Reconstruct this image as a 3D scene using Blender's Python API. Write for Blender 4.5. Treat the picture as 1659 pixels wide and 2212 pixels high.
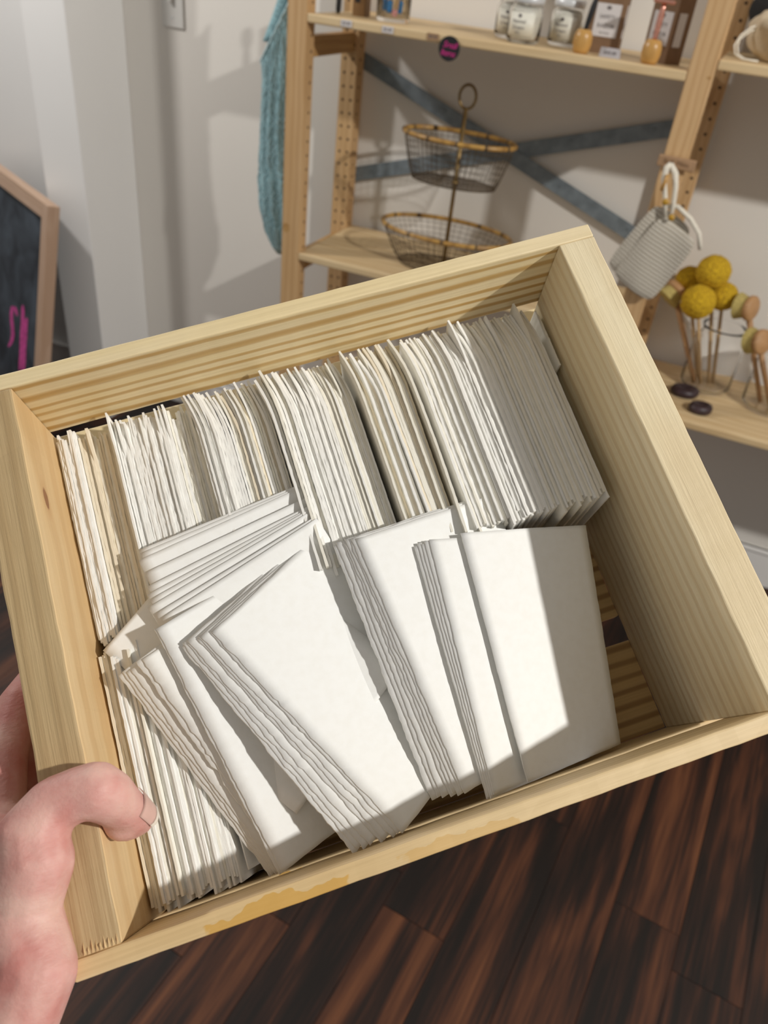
import bpy, bmesh, math, random
import numpy as np
from mathutils import Vector, Matrix, Euler, noise

for o in list(bpy.data.objects):
    bpy.data.objects.remove(o)
S = bpy.context.scene
COL = S.collection
random.seed(11)
PI = math.pi

# ------------------------------------------------------------------ camera, light, exposure
# world: X along the wall shelving, Y towards the wall, Z up, floor at 0
Z0 = 1.324                                   # height of the upper shelf
cam_d = bpy.data.cameras.new('camera')
cam = bpy.data.objects.new('camera', cam_d)
COL.objects.link(cam)
Rc = Matrix(((0.91425791, 0.39243373, 0.10063915), (-0.30520685, 0.50380795, 0.80810044), (0.26642307, -0.76952798, 0.58038387)))
CAM = Vector((0.9611, -1.8353, 1.46))
cam.matrix_world = Matrix.Translation(CAM) @ Rc.transposed().to_4x4()
cam_d.sensor_fit = 'VERTICAL'
cam_d.sensor_height = 36.0
cam_d.lens = 36.0 * 1700.0 / 2212.0
cam_d.clip_start = 0.02
cam_d.dof.use_dof = True
cam_d.dof.focus_distance = 0.355
cam_d.dof.aperture_fstop = 13.0
S.camera = cam

w = bpy.data.worlds.new('room_light')
S.world = w
w.use_nodes = True
w.node_tree.nodes['Background'].inputs[0].default_value = (1.0, 0.945, 0.88, 1)
w.node_tree.nodes['Background'].inputs[1].default_value = 0.235

def lamp(name, loc, power, radius, color):
    d = bpy.data.lights.new(name, 'POINT')
    d.energy = power; d.shadow_soft_size = radius; d.color = color
    o = bpy.data.objects.new(name, d); COL.objects.link(o); o.location = loc
    return o
lamp('ceiling_bulb', (2.95, -1.70, 2.68), 184, 0.045, (1.0, 0.972, 0.925))
lamp('ceiling_bulb', (-1.40, -0.75, 2.5), 62, 0.08, (1.0, 0.96, 0.92))

S.view_settings.view_transform = 'Standard'
S.view_settings.look = 'None'
S.view_settings.gamma = 1.0
S.view_settings.use_curve_mapping = False
S.view_settings.exposure = 0.38

# ------------------------------------------------------------------ helpers
def link(o, parent=None):
    COL.objects.link(o)
    if parent: o.parent = parent
    return o

def tag(o, label=None, cat=None, group=None, kind=None):
    if label: o['label'] = label
    if cat: o['category'] = cat
    if group: o['group'] = group
    if kind: o['kind'] = kind
    return o

def empty(name, M=None, label=None, cat=None, group=None, kind=None):
    o = bpy.data.objects.new(name, None); o.empty_display_size = 0.02
    link(o)
    if M is not None: o.matrix_world = M
    return tag(o, label, cat, group, kind)

def mesh_obj(name, verts, faces, mat, parent=None, M=None, smooth=False):
    me = bpy.data.meshes.new(name)
    me.from_pydata([tuple(v) for v in verts], [], faces)
    me.materials.append(mat)
    if smooth: me.polygons.foreach_set('use_smooth', [True] * len(me.polygons))
    me.update()
    o = bpy.data.objects.new(name, me)
    link(o, parent)
    if M is not None: o.matrix_local = M
    return o

def bm_obj(name, bm, mat, parent=None, M=None, smooth=False):
    me = bpy.data.meshes.new(name)
    bm.normal_update()
    bm.to_mesh(me); bm.free()
    me.materials.append(mat)
    if smooth: me.polygons.foreach_set('use_smooth', [True] * len(me.polygons))
    o = bpy.data.objects.new(name, me)
    link(o, parent)
    if M is not None: o.matrix_local = M
    return o

def T(*a): return Matrix.Translation(Vector(a if len(a) == 3 else a[0]))
def RX(a): return Matrix.Rotation(a, 4, 'X')
def RY(a): return Matrix.Rotation(a, 4, 'Y')
def RZ(a): return Matrix.Rotation(a, 4, 'Z')

def add_box(bm, c, s, bev=0.0, M=None, seg=2):
    r = bmesh.ops.create_cube(bm, size=1.0)
    vs = r['verts']
    bmesh.ops.scale(bm, vec=s, verts=vs)
    if bev:
        es = list({e for v in vs for e in v.link_edges})
        rb = bmesh.ops.bevel(bm, geom=es, offset=bev, segments=seg, profile=0.5, affect='EDGES')
        vs = list({v for f in rb['faces'] for v in f.verts} | {v for v in vs if v.is_valid})
    bmesh.ops.translate(bm, vec=c, verts=vs)
    if M is not None: bmesh.ops.transform(bm, matrix=M, verts=vs)
    return vs

def box(name, c, s, mat, parent=None, bev=0.001, M=None):
    """box centred on its own origin, placed at c"""
    bm = bmesh.new(); add_box(bm, (0, 0, 0), s, bev)
    return bm_obj(name, bm, mat, parent, (M if M is not None else Matrix()) @ T(c))

def tube_geo(path, rad, n=8, closed=False, caps=True):
    """verts, faces of a tube; rad number or list"""
    P = [Vector(p) for p in path]; m = len(P)
    if not hasattr(rad, '__len__'): rad = [rad] * m
    V = []; F = []
    up = Vector((0, 0, 1)); prevn = None
    for i, p in enumerate(P):
        if closed: t = P[(i + 1) % m] - P[i - 1]
        else: t = P[min(i + 1, m - 1)] - P[max(i - 1, 0)]
        if t.length < 1e-9: t = Vector((0, 0, 1))
        t.normalize()
        if prevn is None:
            a = up if abs(t.dot(up)) < .9 else Vector((1, 0, 0))
            nrm = (a - t * a.dot(t)).normalized()
        else:
            nrm = prevn - t * prevn.dot(t)
            nrm = nrm.normalized() if nrm.length > 1e-6 else t.orthogonal().normalized()
        prevn = nrm; b = t.cross(nrm)
        for k in range(n):
            a = 2 * PI * k / n
            V.append(p + (nrm * math.cos(a) + b * math.sin(a)) * rad[i])
    for i in range(m if closed else m - 1):
        j = (i + 1) % m
        for k in range(n):
            k2 = (k + 1) % n
            F.append((i * n + k, i * n + k2, j * n + k2, j * n + k))
    if caps and not closed:
        F.append(tuple(range(n - 1, -1, -1))); F.append(tuple((m - 1) * n + k for k in range(n)))
    return V, F

class MB:
    def __init__(s): s.V = []; s.F = []
    def add(s, V, F):
        o = len(s.V); s.V += [Vector(v) for v in V]; s.F += [tuple(i + o for i in f) for f in F]; return s
    def tube(s, path, rad, n=8, closed=False): return s.add(*tube_geo(path, rad, n, closed))
    def build(s, name, mat, parent=None, M=None, smooth=True): return mesh_obj(name, s.V, s.F, mat, parent, M, smooth)

def lathe_geo(prof, n=32, sx=1.0, sy=1.0, closed=False):
    V = []; F = []; m = len(prof)
    for r, z in prof:
        for k in range(n):
            a = 2 * PI * k / n; V.append((r * sx * math.cos(a), r * sy * math.sin(a), z))
    for i in range(m if closed else m - 1):
        j = (i + 1) % m
        for k in range(n):
            k2 = (k + 1) % n; F.append((i * n + k, i * n + k2, j * n + k2, j * n + k))
    if not closed:
        if prof[0][0] > 1e-6: F.append(tuple(range(n - 1, -1, -1)))
        if prof[-1][0] > 1e-6: F.append(tuple((m - 1) * n + k for k in range(n)))
    return V, F

def lathe(name, prof, mat, parent=None, M=None, n=32, sx=1.0, sy=1.0, closed=False):
    V, F = lathe_geo(prof, n, sx, sy, closed)
    return mesh_obj(name, V, F, mat, parent, M, True)

def text_mesh(name, s, size, mat, parent, M, depth=0.0002, align='CENTER', shear=0.0, spacing=1.0):
    c = bpy.data.curves.new(name, 'FONT'); c.body = s; c.size = size; c.extrude = depth
    c.align_x = align; c.align_y = 'CENTER'; c.shear = shear; c.space_character = spacing; c.resolution_u = 2
    t = bpy.data.objects.new(name, c); COL.objects.link(t)
    dg = bpy.context.evaluated_depsgraph_get()
    me = bpy.data.meshes.new_from_object(t.evaluated_get(dg))
    bpy.data.objects.remove(t)
    me.materials.clear(); me.materials.append(mat)
    o = bpy.data.objects.new(name, me); link(o, parent); o.matrix_local = M
    return o

# ------------------------------------------------------------------ materials
def newmat(name):
    m = bpy.data.materials.new(name); m.use_nodes = True
    nt = m.node_tree
    return m, nt, nt.nodes['Principled BSDF']

def nd(nt, typ, **k):
    n = nt.nodes.new(typ)
    for a, v in k.items():
        if a in n.inputs.keys(): n.inputs[a].default_value = v
        else: setattr(n, a, v)
    return n

def ramp(nt, stops, fac):
    r = nt.nodes.new('ShaderNodeValToRGB')
    e = r.color_ramp.elements
    while len(e) < len(stops): e.new(0.5)
    for i, (p, c) in enumerate(stops):
        e[i].position = p; e[i].color = (*c, 1) if len(c) == 3 else c
    nt.links.new(fac, r.inputs[0]); return r

def mixc(nt, fac, a, b, mode='MIX'):
    m = nt.nodes.new('ShaderNodeMix'); m.data_type = 'RGBA'; m.blend_type = mode
    for sck, v in ((m.inputs[0], fac), (m.inputs[6], a), (m.inputs[7], b)):
        if hasattr(v, 'is_output'): nt.links.new(v, sck)
        else: sck.default_value = v if not hasattr(v, '__len__') or len(v) == 4 else (*v, 1)
    return m.outputs[2]

def math_n(nt, op, a, b=None, clamp=False):
    m = nt.nodes.new('ShaderNodeMath'); m.operation = op; m.use_clamp = clamp
    for i, v in enumerate((a, b)):
        if v is None: continue
        if hasattr(v, 'is_output'): nt.links.new(v, m.inputs[i])
        else: m.inputs[i].default_value = v
    return m.outputs[0]

def plain(name, col, rough=0.6, metal=0.0, var=0.06, nscale=60.0, bump=0.0, spec=0.5, sub=0.0, coat=0.0):
    m, nt, b = newmat(name)
    tc = nd(nt, 'ShaderNodeTexCoord')
    n = nd(nt, 'ShaderNodeTexNoise', Scale=nscale, Detail=4.0)
    nt.links.new(tc.outputs['Object'], n.inputs['Vector'])
    lo = tuple(max(0, c * (1 - var)) for c in col); hi = tuple(min(1, c * (1 + var)) for c in col)
    r = ramp(nt, [(0.3, lo), (0.7, hi)], n.outputs['Fac'])
    nt.links.new(r.outputs[0], b.inputs['Base Color'])
    b.inputs['Roughness'].default_value = rough; b.inputs['Metallic'].default_value = metal
    b.inputs['Specular IOR Level'].default_value = spec
    if sub: b.inputs['Subsurface Weight'].default_value = sub; b.inputs['Subsurface Radius'].default_value = (0.006, 0.003, 0.002); b.inputs['Subsurface Scale'].default_value = 1.0
    if bump:
        bp = nd(nt, 'ShaderNodeBump', Strength=bump, Distance=0.001)
        nt.links.new(n.outputs['Fac'], bp.inputs['Height']); nt.links.new(bp.outputs[0], b.inputs['Normal'])
    return m

def wood(name, light, mid, dark, axis=0, cross=2, rings=90.0, ring_amt=0.5, fibre=900.0, rough=0.55, distort=2.0, bump=0.25, wob=1.0, extra=None, ring_pow=3.0):
    """pine-like wood: grain along `axis`, growth rings banded across `cross`"""
    m, nt, b = newmat(name)
    tc = nd(nt, 'ShaderNodeTexCoord'); oi = nd(nt, 'ShaderNodeObjectInfo')
    off = nd(nt, 'ShaderNodeVectorMath', operation='SCALE'); 
    cmb = nd(nt, 'ShaderNodeCombineXYZ', X=1.0, Y=1.7, Z=0.6)
    nt.links.new(cmb.outputs[0], off.inputs[0]); nt.links.new(oi.outputs['Random'], off.inputs['Scale'])
    add = nd(nt, 'ShaderNodeVectorMath', operation='ADD')
    nt.links.new(tc.outputs['Object'], add.inputs[0]); nt.links.new(off.outputs[0], add.inputs[1])
    v = add.outputs[0]
    def mapped(sl, sc):
        mp = nd(nt, 'ShaderNodeMapping'); s = [sc, sc, sc]; s[axis] = sl
        mp.inputs['Scale'].default_value = s; nt.links.new(v, mp.inputs['Vector']); return mp.outputs[0]
    # slow wobble of the rings
    wn = nd(nt, 'ShaderNodeTexNoise', Scale=1.0, Detail=2.0); nt.links.new(mapped(4.0 * wob, 18.0), wn.inputs['Vector'])
    sep = nd(nt, 'ShaderNodeSeparateXYZ'); nt.links.new(v, sep.inputs[0])
    pos = math_n(nt, 'MULTIPLY', sep.outputs[cross], rings * 2 * PI)
    ph = math_n(nt, 'ADD', pos, math_n(nt, 'MULTIPLY', wn.outputs['Fac'], distort * 2 * PI))
    sn = math_n(nt, 'SINE', ph)
    s01 = math_n(nt, 'ADD', math_n(nt, 'MULTIPLY', sn, 0.5), 0.5)
    mr = nd(nt, 'ShaderNodeMapRange'); mr.interpolation_type = 'SMOOTHSTEP'
    mr.inputs['From Min'].default_value = 0.30 + 0.12 * (ring_pow - 2); mr.inputs['From Max'].default_value = 0.98
    nt.links.new(s01, mr.inputs['Value']); line = mr.outputs[0]
    # fibres
    fn = nd(nt, 'ShaderNodeTexNoise', Scale=1.0, Detail=5.0, Roughness=0.65); nt.links.new(mapped(fibre * 0.02, fibre), fn.inputs['Vector'])
    bn = nd(nt, 'ShaderNodeTexNoise', Scale=1.0, Detail=3.0); nt.links.new(mapped(6.0, 55.0), bn.inputs['Vector'])
    base = ramp(nt, [(0.28, mid), (0.72, light)], bn.outputs['Fac']).outputs[0]
    amt = math_n(nt, 'MULTIPLY', line, ring_amt)
    amt = math_n(nt, 'MULTIPLY', amt, math_n(nt, 'ADD', math_n(nt, 'MULTIPLY', bn.outputs['Fac'], 0.9), 0.35), clamp=True)
    c = mixc(nt, amt, base, dark)
    fr = ramp(nt, [(0.3, (0.80, 0.78, 0.74)), (0.62, (1, 1, 1))], fn.outputs['Fac']).outputs[0]
    c = mixc(nt, 0.55, c, mixc(nt, 1.0, c, fr, 'MULTIPLY'))
    if extra: c = extra(nt, tc, c)
    nt.links.new(c, b.inputs['Base Color'])
    b.inputs['Roughness'].default_value = rough
    h = math_n(nt, 'ADD', fn.outputs['Fac'], math_n(nt, 'MULTIPLY', line, 0.35))
    bp = nd(nt, 'ShaderNodeBump', Strength=bump, Distance=0.0006)
    nt.links.new(h, bp.inputs['Height']); nt.links.new(bp.outputs[0], b.inputs['Normal'])
    return m

def ellipse_mask(nt, tc, cy, cz, ry, rz, a1=1, a2=2, soft=0.25):
    sep = nd(nt, 'ShaderNodeSeparateXYZ'); nt.links.new(tc.outputs['Object'], sep.inputs[0])
    n = nd(nt, 'ShaderNodeTexNoise', Scale=160.0, Detail=2.0); nt.links.new(tc.outputs['Object'], n.inputs['Vector'])
    u = math_n(nt, 'DIVIDE', math_n(nt, 'SUBTRACT', sep.outputs[a1], cy), ry)
    v = math_n(nt, 'DIVIDE', math_n(nt, 'SUBTRACT', sep.outputs[a2], cz), rz)
    d = math_n(nt, 'SQRT', math_n(nt, 'ADD', math_n(nt, 'MULTIPLY', u, u), math_n(nt, 'MULTIPLY', v, v)))
    d = math_n(nt, 'ADD', d, math_n(nt, 'MULTIPLY', math_n(nt, 'SUBTRACT', n.outputs['Fac'], 0.5), 0.6))
    mr = nd(nt, 'ShaderNodeMapRange'); mr.inputs['From Min'].default_value = 1.0; mr.inputs['From Max'].default_value = 1.0 - soft
    nt.links.new(d, mr.inputs['Value']); return mr.outputs[0], d

PL, PM, PD = (0.80, 0.67, 0.43), (0.74, 0.585, 0.33), (0.50, 0.30, 0.09)
def knot_extra(nt, tc, c):
    k, d = ellipse_mask(nt, tc, 0.069, 0.0415, 0.0062, 0.0031)
    c = mixc(nt, k, c, (0.16, 0.06, 0.03))
    h, _ = ellipse_mask(nt, tc, 0.069, 0.0415, 0.012, 0.0052, soft=0.7)
    return mixc(nt, math_n(nt, 'MULTIPLY', h, 0.45), c, (0.45, 0.22, 0.08))
def stain_extra(nt, tc, c):
    k, d = ellipse_mask(nt, tc, -0.076, 0.0, 0.03, 0.1, a1=0, a2=2, soft=0.08)
    k2, d = ellipse_mask(nt, tc, -0.005, 0.0, 0.026, 0.1, a1=0, a2=2, soft=0.08)
    sep = nd(nt, 'ShaderNodeSeparateXYZ'); nt.links.new(tc.outputs['Object'], sep.inputs[0])
    n = nd(nt, 'ShaderNodeTexNoise', Scale=70.0, Detail=3.0); nt.links.new(tc.outputs['Object'], n.inputs['Vector'])
    edge = math_n(nt, 'LESS_THAN', sep.outputs[1], math_n(nt, 'MULTIPLY', math_n(nt, 'SUBTRACT', n.outputs['Fac'], 0.47), 0.012))
    m = math_n(nt, 'MULTIPLY', math_n(nt, 'MAXIMUM', k, math_n(nt, 'MULTIPLY', k2, 0.55)), edge)
    return mixc(nt, math_n(nt, 'MULTIPLY', m, 0.75), c, (0.60, 0.33, 0.05))

M_back = wood('pine_banded', PL, (0.78, 0.63, 0.345), (0.50, 0.29, 0.07), axis=0, cross=2, rings=120, ring_amt=1.0, fibre=700, distort=3.4, bump=0.3, wob=0.35, ring_pow=2.6)
M_front = wood('pine_rail', (0.78, 0.61, 0.36), (0.72, 0.53, 0.28), PD, axis=0, cross=2, rings=110, ring_amt=0.35, fibre=800, distort=1.4, extra=stain_extra, bump=0.15)
M_left = wood('pine_knotty', (0.74, 0.55, 0.31), (0.66, 0.45, 0.22), (0.50, 0.28, 0.10), axis=1, cross=2, rings=40, ring_amt=0.35, fibre=800, distort=2.2, extra=knot_extra, bump=0.3)
M_right = wood('pine_pale', (0.84, 0.745, 0.53), (0.77, 0.65, 0.42), (0.54, 0.36, 0.15), axis=1, cross=2, rings=130, ring_amt=0.42, fibre=1100, distort=1.6, bump=0.5)
M_sawn = wood('pine_rough_sawn', (0.54, 0.40, 0.215), (0.47, 0.33, 0.165), (0.33, 0.21, 0.09), axis=1, cross=0, rings=120, ring_amt=0.4, fibre=900, distort=2.0, bump=0.6)
M_bottom = wood('pine_floor_slat', (0.70, 0.50, 0.24), (0.62, 0.42, 0.17), (0.28, 0.14, 0.035), axis=0, cross=1, rings=130, ring_amt=0.9, fibre=700, distort=1.2, wob=.7)
M_post = wood('shelf_pine_upright', (0.66, 0.44, 0.23), (0.60, 0.38, 0.18), (0.42, 0.22, 0.08), axis=2, cross=0, rings=60, ring_amt=0.4, fibre=400, distort=1.5)
M_shelf = wood('shelf_pine_board', (0.74, 0.58, 0.35), (0.66, 0.48, 0.26), (0.48, 0.29, 0.11), axis=0, cross=1, rings=34, ring_amt=0.5, fibre=400, distort=2.0)
M_rung = wood('shelf_pine_rung', (0.56, 0.34, 0.14), (0.48, 0.28, 0.10), (0.32, 0.15, 0.05), axis=1, cross=2, rings=60, ring_amt=0.4, fibre=400, distort=1.5)

def paper(name, col, rough=0.85):
    m, nt, b = newmat(name)
    tc = nd(nt, 'ShaderNodeTexCoord'); oi = nd(nt, 'ShaderNodeObjectInfo')
    n = nd(nt, 'ShaderNodeTexNoise', Scale=900.0, Detail=4.0, Roughness=0.6)
    n2 = nd(nt, 'ShaderNodeTexNoise', Scale=220.0, Detail=3.0)
    for q in (n, n2): nt.links.new(tc.outputs['Object'], q.inputs['Vector'])
    a = tuple(c * 0.965 for c in col)
    r1 = ramp(nt, [(0.0, a), (1.0, col)], oi.outputs['Random']).outputs[0]
    r2 = ramp(nt, [(0.3, (0.975, 0.97, 0.96)), (0.6, (1, 1, 1))], n2.outputs['Fac']).outputs[0]
    nt.links.new(mixc(nt, 1.0, r1, r2, 'MULTIPLY'), b.inputs['Base Color'])
    b.inputs['Roughness'].default_value = rough; b.inputs['Specular IOR Level'].default_value = 0.2
    bp = nd(nt, 'ShaderNodeBump', Strength=0.10, Distance=0.0004)
    nt.links.new(n.outputs['Fac'], bp.inputs['Height']); nt.links.new(bp.outputs[0], b.inputs['Normal'])
    return m
P_W = paper('paper_white', (0.875, 0.87, 0.835))
P_C = paper('paper_card_white', (0.875, 0.88, 0.86))
P_I = paper('paper_ivory', (0.85, 0.825, 0.735))
P_Y = paper('paper_cream', (0.80, 0.72, 0.57))

M_wall = plain('wall_paint', (0.755, 0.725, 0.675), 0.8, var=0.015, nscale=3)
M_wallw = plain('white_wall_paint', (0.82, 0.82, 0.81), 0.7, var=0.015, nscale=3)
M_base = plain('baseboard_paint', (0.84, 0.83, 0.81), 0.5, var=0.015, nscale=3)
M_steel = plain('galvanised_strap', (0.20, 0.24, 0.27), 0.5, 0.35, var=0.2, nscale=40)
M_hole = plain('drilled_hole', (0.05, 0.025, 0.012), 0.9)
M_brass = plain('antique_brass', (0.24, 0.16, 0.065), 0.42, 0.75, var=0.35, nscale=60)
M_rim = wood('basket_rim_cane', (0.55, 0.33, 0.09), (0.40, 0.22, 0.06), (0.16, 0.07, 0.02), axis=2, cross=0, rings=30, ring_amt=0.5, fibre=200, rough=0.35)
M_wire = plain('bronze_wire', (0.12, 0.085, 0.05), 0.5, 0.6, var=0.3, nscale=60)
M_blue = plain('blue_cotton_net', (0.31, 0.52, 0.57), 0.9, var=0.35, nscale=160, bump=0.6)
M_bluec = plain('blue_cotton_cord', (0.52, 0.72, 0.76), 0.9, var=0.2, nscale=200, bump=0.4)
M_black = plain('black_plastic', (0.012, 0.012, 0.014), 0.5)
M_dark = plain('black_canvas', (0.02, 0.02, 0.02), 0.9, var=0.3)
M_pink = plain('pink_ink', (0.62, 0.03, 0.25), 0.7)
M_chalk = plain('pink_chalk', (0.58, 0.07, 0.30), 0.95, var=0.3, nscale=90)
M_label = plain('white_label', (0.66, 0.63, 0.62), 0.7, var=0.02)
M_ink = plain('grey_ink', (0.16, 0.14, 0.14), 0.8)
M_kraft = plain('kraft_board', (0.20, 0.115, 0.06), 0.75, var=0.08)
M_kraftl = plain('kraft_tag', (0.36, 0.22, 0.12), 0.8, var=0.12)
M_cream = plain('cream_jar_content', (0.80, 0.78, 0.68), 0.5, var=0.02)
M_lid = plain('white_metal_lid', (0.72, 0.74, 0.76), 0.35, 0.3, var=0.03)
M_egg = wood('razor_stand_bamboo', (0.62, 0.36, 0.11), (0.54, 0.29, 0.08), (0.36, 0.17, 0.04), axis=2, cross=0, rings=200, ring_amt=0.35, fibre=700, rough=0.3)
M_rose = plain('rose_gold_metal', (0.85, 0.42, 0.33), 0.22, 0.9, var=0.04)
M_tagc = plain('grey_price_card', (0.42, 0.40, 0.41), 0.5)
M_toothb = plain('blue_bristles', (0.02, 0.20, 0.50), 0.8, var=0.2, nscale=300)
M_toothp = plain('pink_bristles', (0.72, 0.36, 0.36), 0.8, var=0.1, nscale=300)
M_bamb = wood('bamboo_handle', (0.60, 0.42, 0.22), (0.52, 0.34, 0.16), (0.36, 0.21, 0.09), axis=2, cross=0, rings=200, ring_amt=0.3, fibre=700)
M_leaf = plain('green_bristles', (0.08, 0.28, 0.04), 0.8)
M_brown = plain('brown_carton', (0.19, 0.10, 0.035), 0.6, var=0.12)
M_cotton = plain('natural_cotton', (0.78, 0.73, 0.62), 0.95, var=0.08, nscale=200, bump=0.5)
M_cloth = plain('muslin_cloth', (0.62, 0.52, 0.37), 0.95, var=0.08, nscale=300, bump=0.5)
M_soap = plain('dark_plum_soap', (0.035, 0.018, 0.022), 0.45, var=0.35, nscale=80)
M_brushw = wood('brush_beech', (0.52, 0.30, 0.14), (0.44, 0.24, 0.10), (0.28, 0.13, 0.05), axis=2, cross=0, rings=120, ring_amt=0.3, fibre=500)
M_switch = plain('switch_plastic', (0.66, 0.65, 0.62), 0.4, var=0.01)
M_toggle = plain('amber_toggle', (0.50, 0.28, 0.03), 0.35)

def glass(name, tint=(1, 1, 1), rough=0.02):
    m, nt, b = newmat(name)
    b.inputs['Base Color'].default_value = (*tint, 1); b.inputs['Roughness'].default_value = rough
    b.inputs['Transmission Weight'].default_value = 1.0; b.inputs['IOR'].default_value = 1.2
    return m
M_glass = glass('clear_glass')

def yellow_bristle():
    m, nt, b = newmat('yellow_bristles')
    tc = nd(nt, 'ShaderNodeTexCoord')
    n = nd(nt, 'ShaderNodeTexNoise', Scale=260.0, Detail=3.0); nt.links.new(tc.outputs['Object'], n.inputs['Vector'])
    r = ramp(nt, [(0.3, (0.30, 0.17, 0.005)), (0.65, (0.68, 0.44, 0.012))], n.outputs['Fac'])
    nt.links.new(r.outputs[0], b.inputs['Base Color']); b.inputs['Roughness'].default_value = 0.9
    return m
M_yel = yellow_bristle()
M_brist = plain('straw_bristles', (0.45, 0.36, 0.12), 0.9, var=0.3, nscale=300)

def knit_mat():
    m, nt, b = newmat('knitted_cotton')
    tc = nd(nt, 'ShaderNodeTexCoord')
    br = nd(nt, 'ShaderNodeTexWave', Scale=42.0, Distortion=0.8, Detail=1.0); br.bands_direction = 'Z'
    b2 = nd(nt, 'ShaderNodeTexWave', Scale=88.0, Distortion=1.2, Detail=1.0); b2.bands_direction = 'X'
    for q in (br, b2): nt.links.new(tc.outputs['Object'], q.inputs['Vector'])
    h = math_n(nt, 'MULTIPLY', br.outputs['Fac'], b2.outputs['Fac'])
    r = ramp(nt, [(0.0, (0.36, 0.31, 0.23)), (0.40, (0.84, 0.80, 0.71))], h)
    nt.links.new(r.outputs[0], b.inputs['Base Color']); b.inputs['Roughness'].default_value = 0.95
    bp = nd(nt, 'ShaderNodeBump', Strength=0.8, Distance=0.002); nt.links.new(h, bp.inputs['Height']); nt.links.new(bp.outputs[0], b.inputs['Normal'])
    return m
M_knit = knit_mat()

def floor_mat():
    m, nt, b = newmat('dark_walnut_plank')
    tc = nd(nt, 'ShaderNodeTexCoord'); oi = nd(nt, 'ShaderNodeObjectInfo')
    off = nd(nt, 'ShaderNodeVectorMath', operation='SCALE'); cmb = nd(nt, 'ShaderNodeCombineXYZ', X=7.0, Y=13.0, Z=3.0)
    nt.links.new(cmb.outputs[0], off.inputs[0]); nt.links.new(oi.outputs['Random'], off.inputs['Scale'])
    add = nd(nt, 'ShaderNodeVectorMath', operation='ADD'); nt.links.new(tc.outputs['Object'], add.inputs[0]); nt.links.new(off.outputs[0], add.inputs[1])
    def nz(sx, sy, det, dist=0.0):
        mp = nd(nt, 'ShaderNodeMapping'); mp.inputs['Scale'].default_value = (sx, sy, 1); nt.links.new(add.outputs[0], mp.inputs['Vector'])
        n = nd(nt, 'ShaderNodeTexNoise', Scale=1.0, Detail=det, Distortion=dist, Roughness=0.6); nt.links.new(mp.outputs[0], n.inputs['Vector']); return n.outputs['Fac']
    big = nz(24, 1.9, 3, 0.35); fine = nz(190, 5, 5, 0.5)
    f = math_n(nt, 'ADD', math_n(nt, 'MULTIPLY', big, 0.72), math_n(nt, 'MULTIPLY', fine, 0.28))
    f = math_n(nt, 'ADD', f, math_n(nt, 'MULTIPLY', math_n(nt, 'SUBTRACT', oi.outputs['Random'], 0.5), 0.12))
    r = ramp(nt, [(0.38, (0.006, 0.003, 0.002)), (0.47, (0.020, 0.0072, 0.004)), (0.55, (0.062, 0.020, 0.0085)), (0.68, (0.135, 0.048, 0.019))], f)
    nt.links.new(r.outputs[0], b.inputs['Base Color'])
    b.inputs['Roughness'].default_value = 0.5; b.inputs['Specular IOR Level'].default_value = 0.35
    bp = nd(nt, 'ShaderNodeBump', Strength=0.25, Distance=0.001); nt.links.new(fine, bp.inputs['Height']); nt.links.new(bp.outputs[0], b.inputs['Normal'])
    return m
M_floor = floor_mat()

def chalk_mat():
    m, nt, b = newmat('chalkboard_slate')
    tc = nd(nt, 'ShaderNodeTexCoord')
    n = nd(nt, 'ShaderNodeTexNoise', Scale=9.0, Detail=4.0, Distortion=0.8); nt.links.new(tc.outputs['Object'], n.inputs['Vector'])
    r = ramp(nt, [(0.35, (0.012, 0.018, 0.028)), (0.7, (0.060, 0.080, 0.105))], n.outputs['Fac'])
    nt.links.new(r.outputs[0], b.inputs['Base Color']); b.inputs['Roughness'].default_value = 0.65
    return m
M_slate = chalk_mat()
M_frame = wood('chalkboard_frame_wood', (0.58, 0.41, 0.30), (0.52, 0.35, 0.24), (0.34, 0.18, 0.10), axis=2, cross=0, rings=60, ring_amt=0.3, fibre=400)

def skin_mat():
    m, nt, b = newmat('skin')
    tc = nd(nt, 'ShaderNodeTexCoord')
    n = nd(nt, 'ShaderNodeTexNoise', Scale=55.0, Detail=4.0); n2 = nd(nt, 'ShaderNodeTexNoise', Scale=700.0, Detail=3.0)
    mp = nd(nt, 'ShaderNodeMapping'); mp.inputs['Scale'].default_value = (260, 700, 260)
    n3 = nd(nt, 'ShaderNodeTexNoise', Scale=1.0, Detail=2.0)
    for q in (n, n2): nt.links.new(tc.outputs['Object'], q.inputs['Vector'])
    nt.links.new(tc.outputs['Object'], mp.inputs['Vector']); nt.links.new(mp.outputs[0], n3.inputs['Vector'])
    r = ramp(nt, [(0.34, (0.56, 0.23, 0.20)), (0.52, (0.64, 0.345, 0.30)), (0.68, (0.70, 0.44, 0.375))], n.outputs['Fac'])
    nt.links.new(r.outputs[0], b.inputs['Base Color'])
    b.inputs['Roughness'].default_value = 0.58
    b.inputs['Subsurface Weight'].default_value = 0.22; b.inputs['Subsurface Radius'].default_value = (0.004, 0.0016, 0.001); b.inputs['Subsurface Scale'].default_value = 1.0
    wv = nd(nt, 'ShaderNodeTexWave', Scale=14.0, Distortion=7.0, Detail=3.0); wv.bands_direction = 'Y'; wv.inputs['Detail Scale'].default_value = 2.0
    nt.links.new(tc.outputs['Object'], wv.inputs['Vector'])
    h = math_n(nt, 'ADD', math_n(nt, 'ADD', n2.outputs['Fac'], n3.outputs['Fac']), math_n(nt, 'MULTIPLY', math_n(nt, 'POWER', wv.outputs['Fac'], 6.0), -0.8))
    bp = nd(nt, 'ShaderNodeBump', Strength=0.30, Distance=0.0006); nt.links.new(h, bp.inputs['Height']); nt.links.new(bp.outputs[0], b.inputs['Normal'])
    return m
M_skin = skin_mat()
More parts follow.
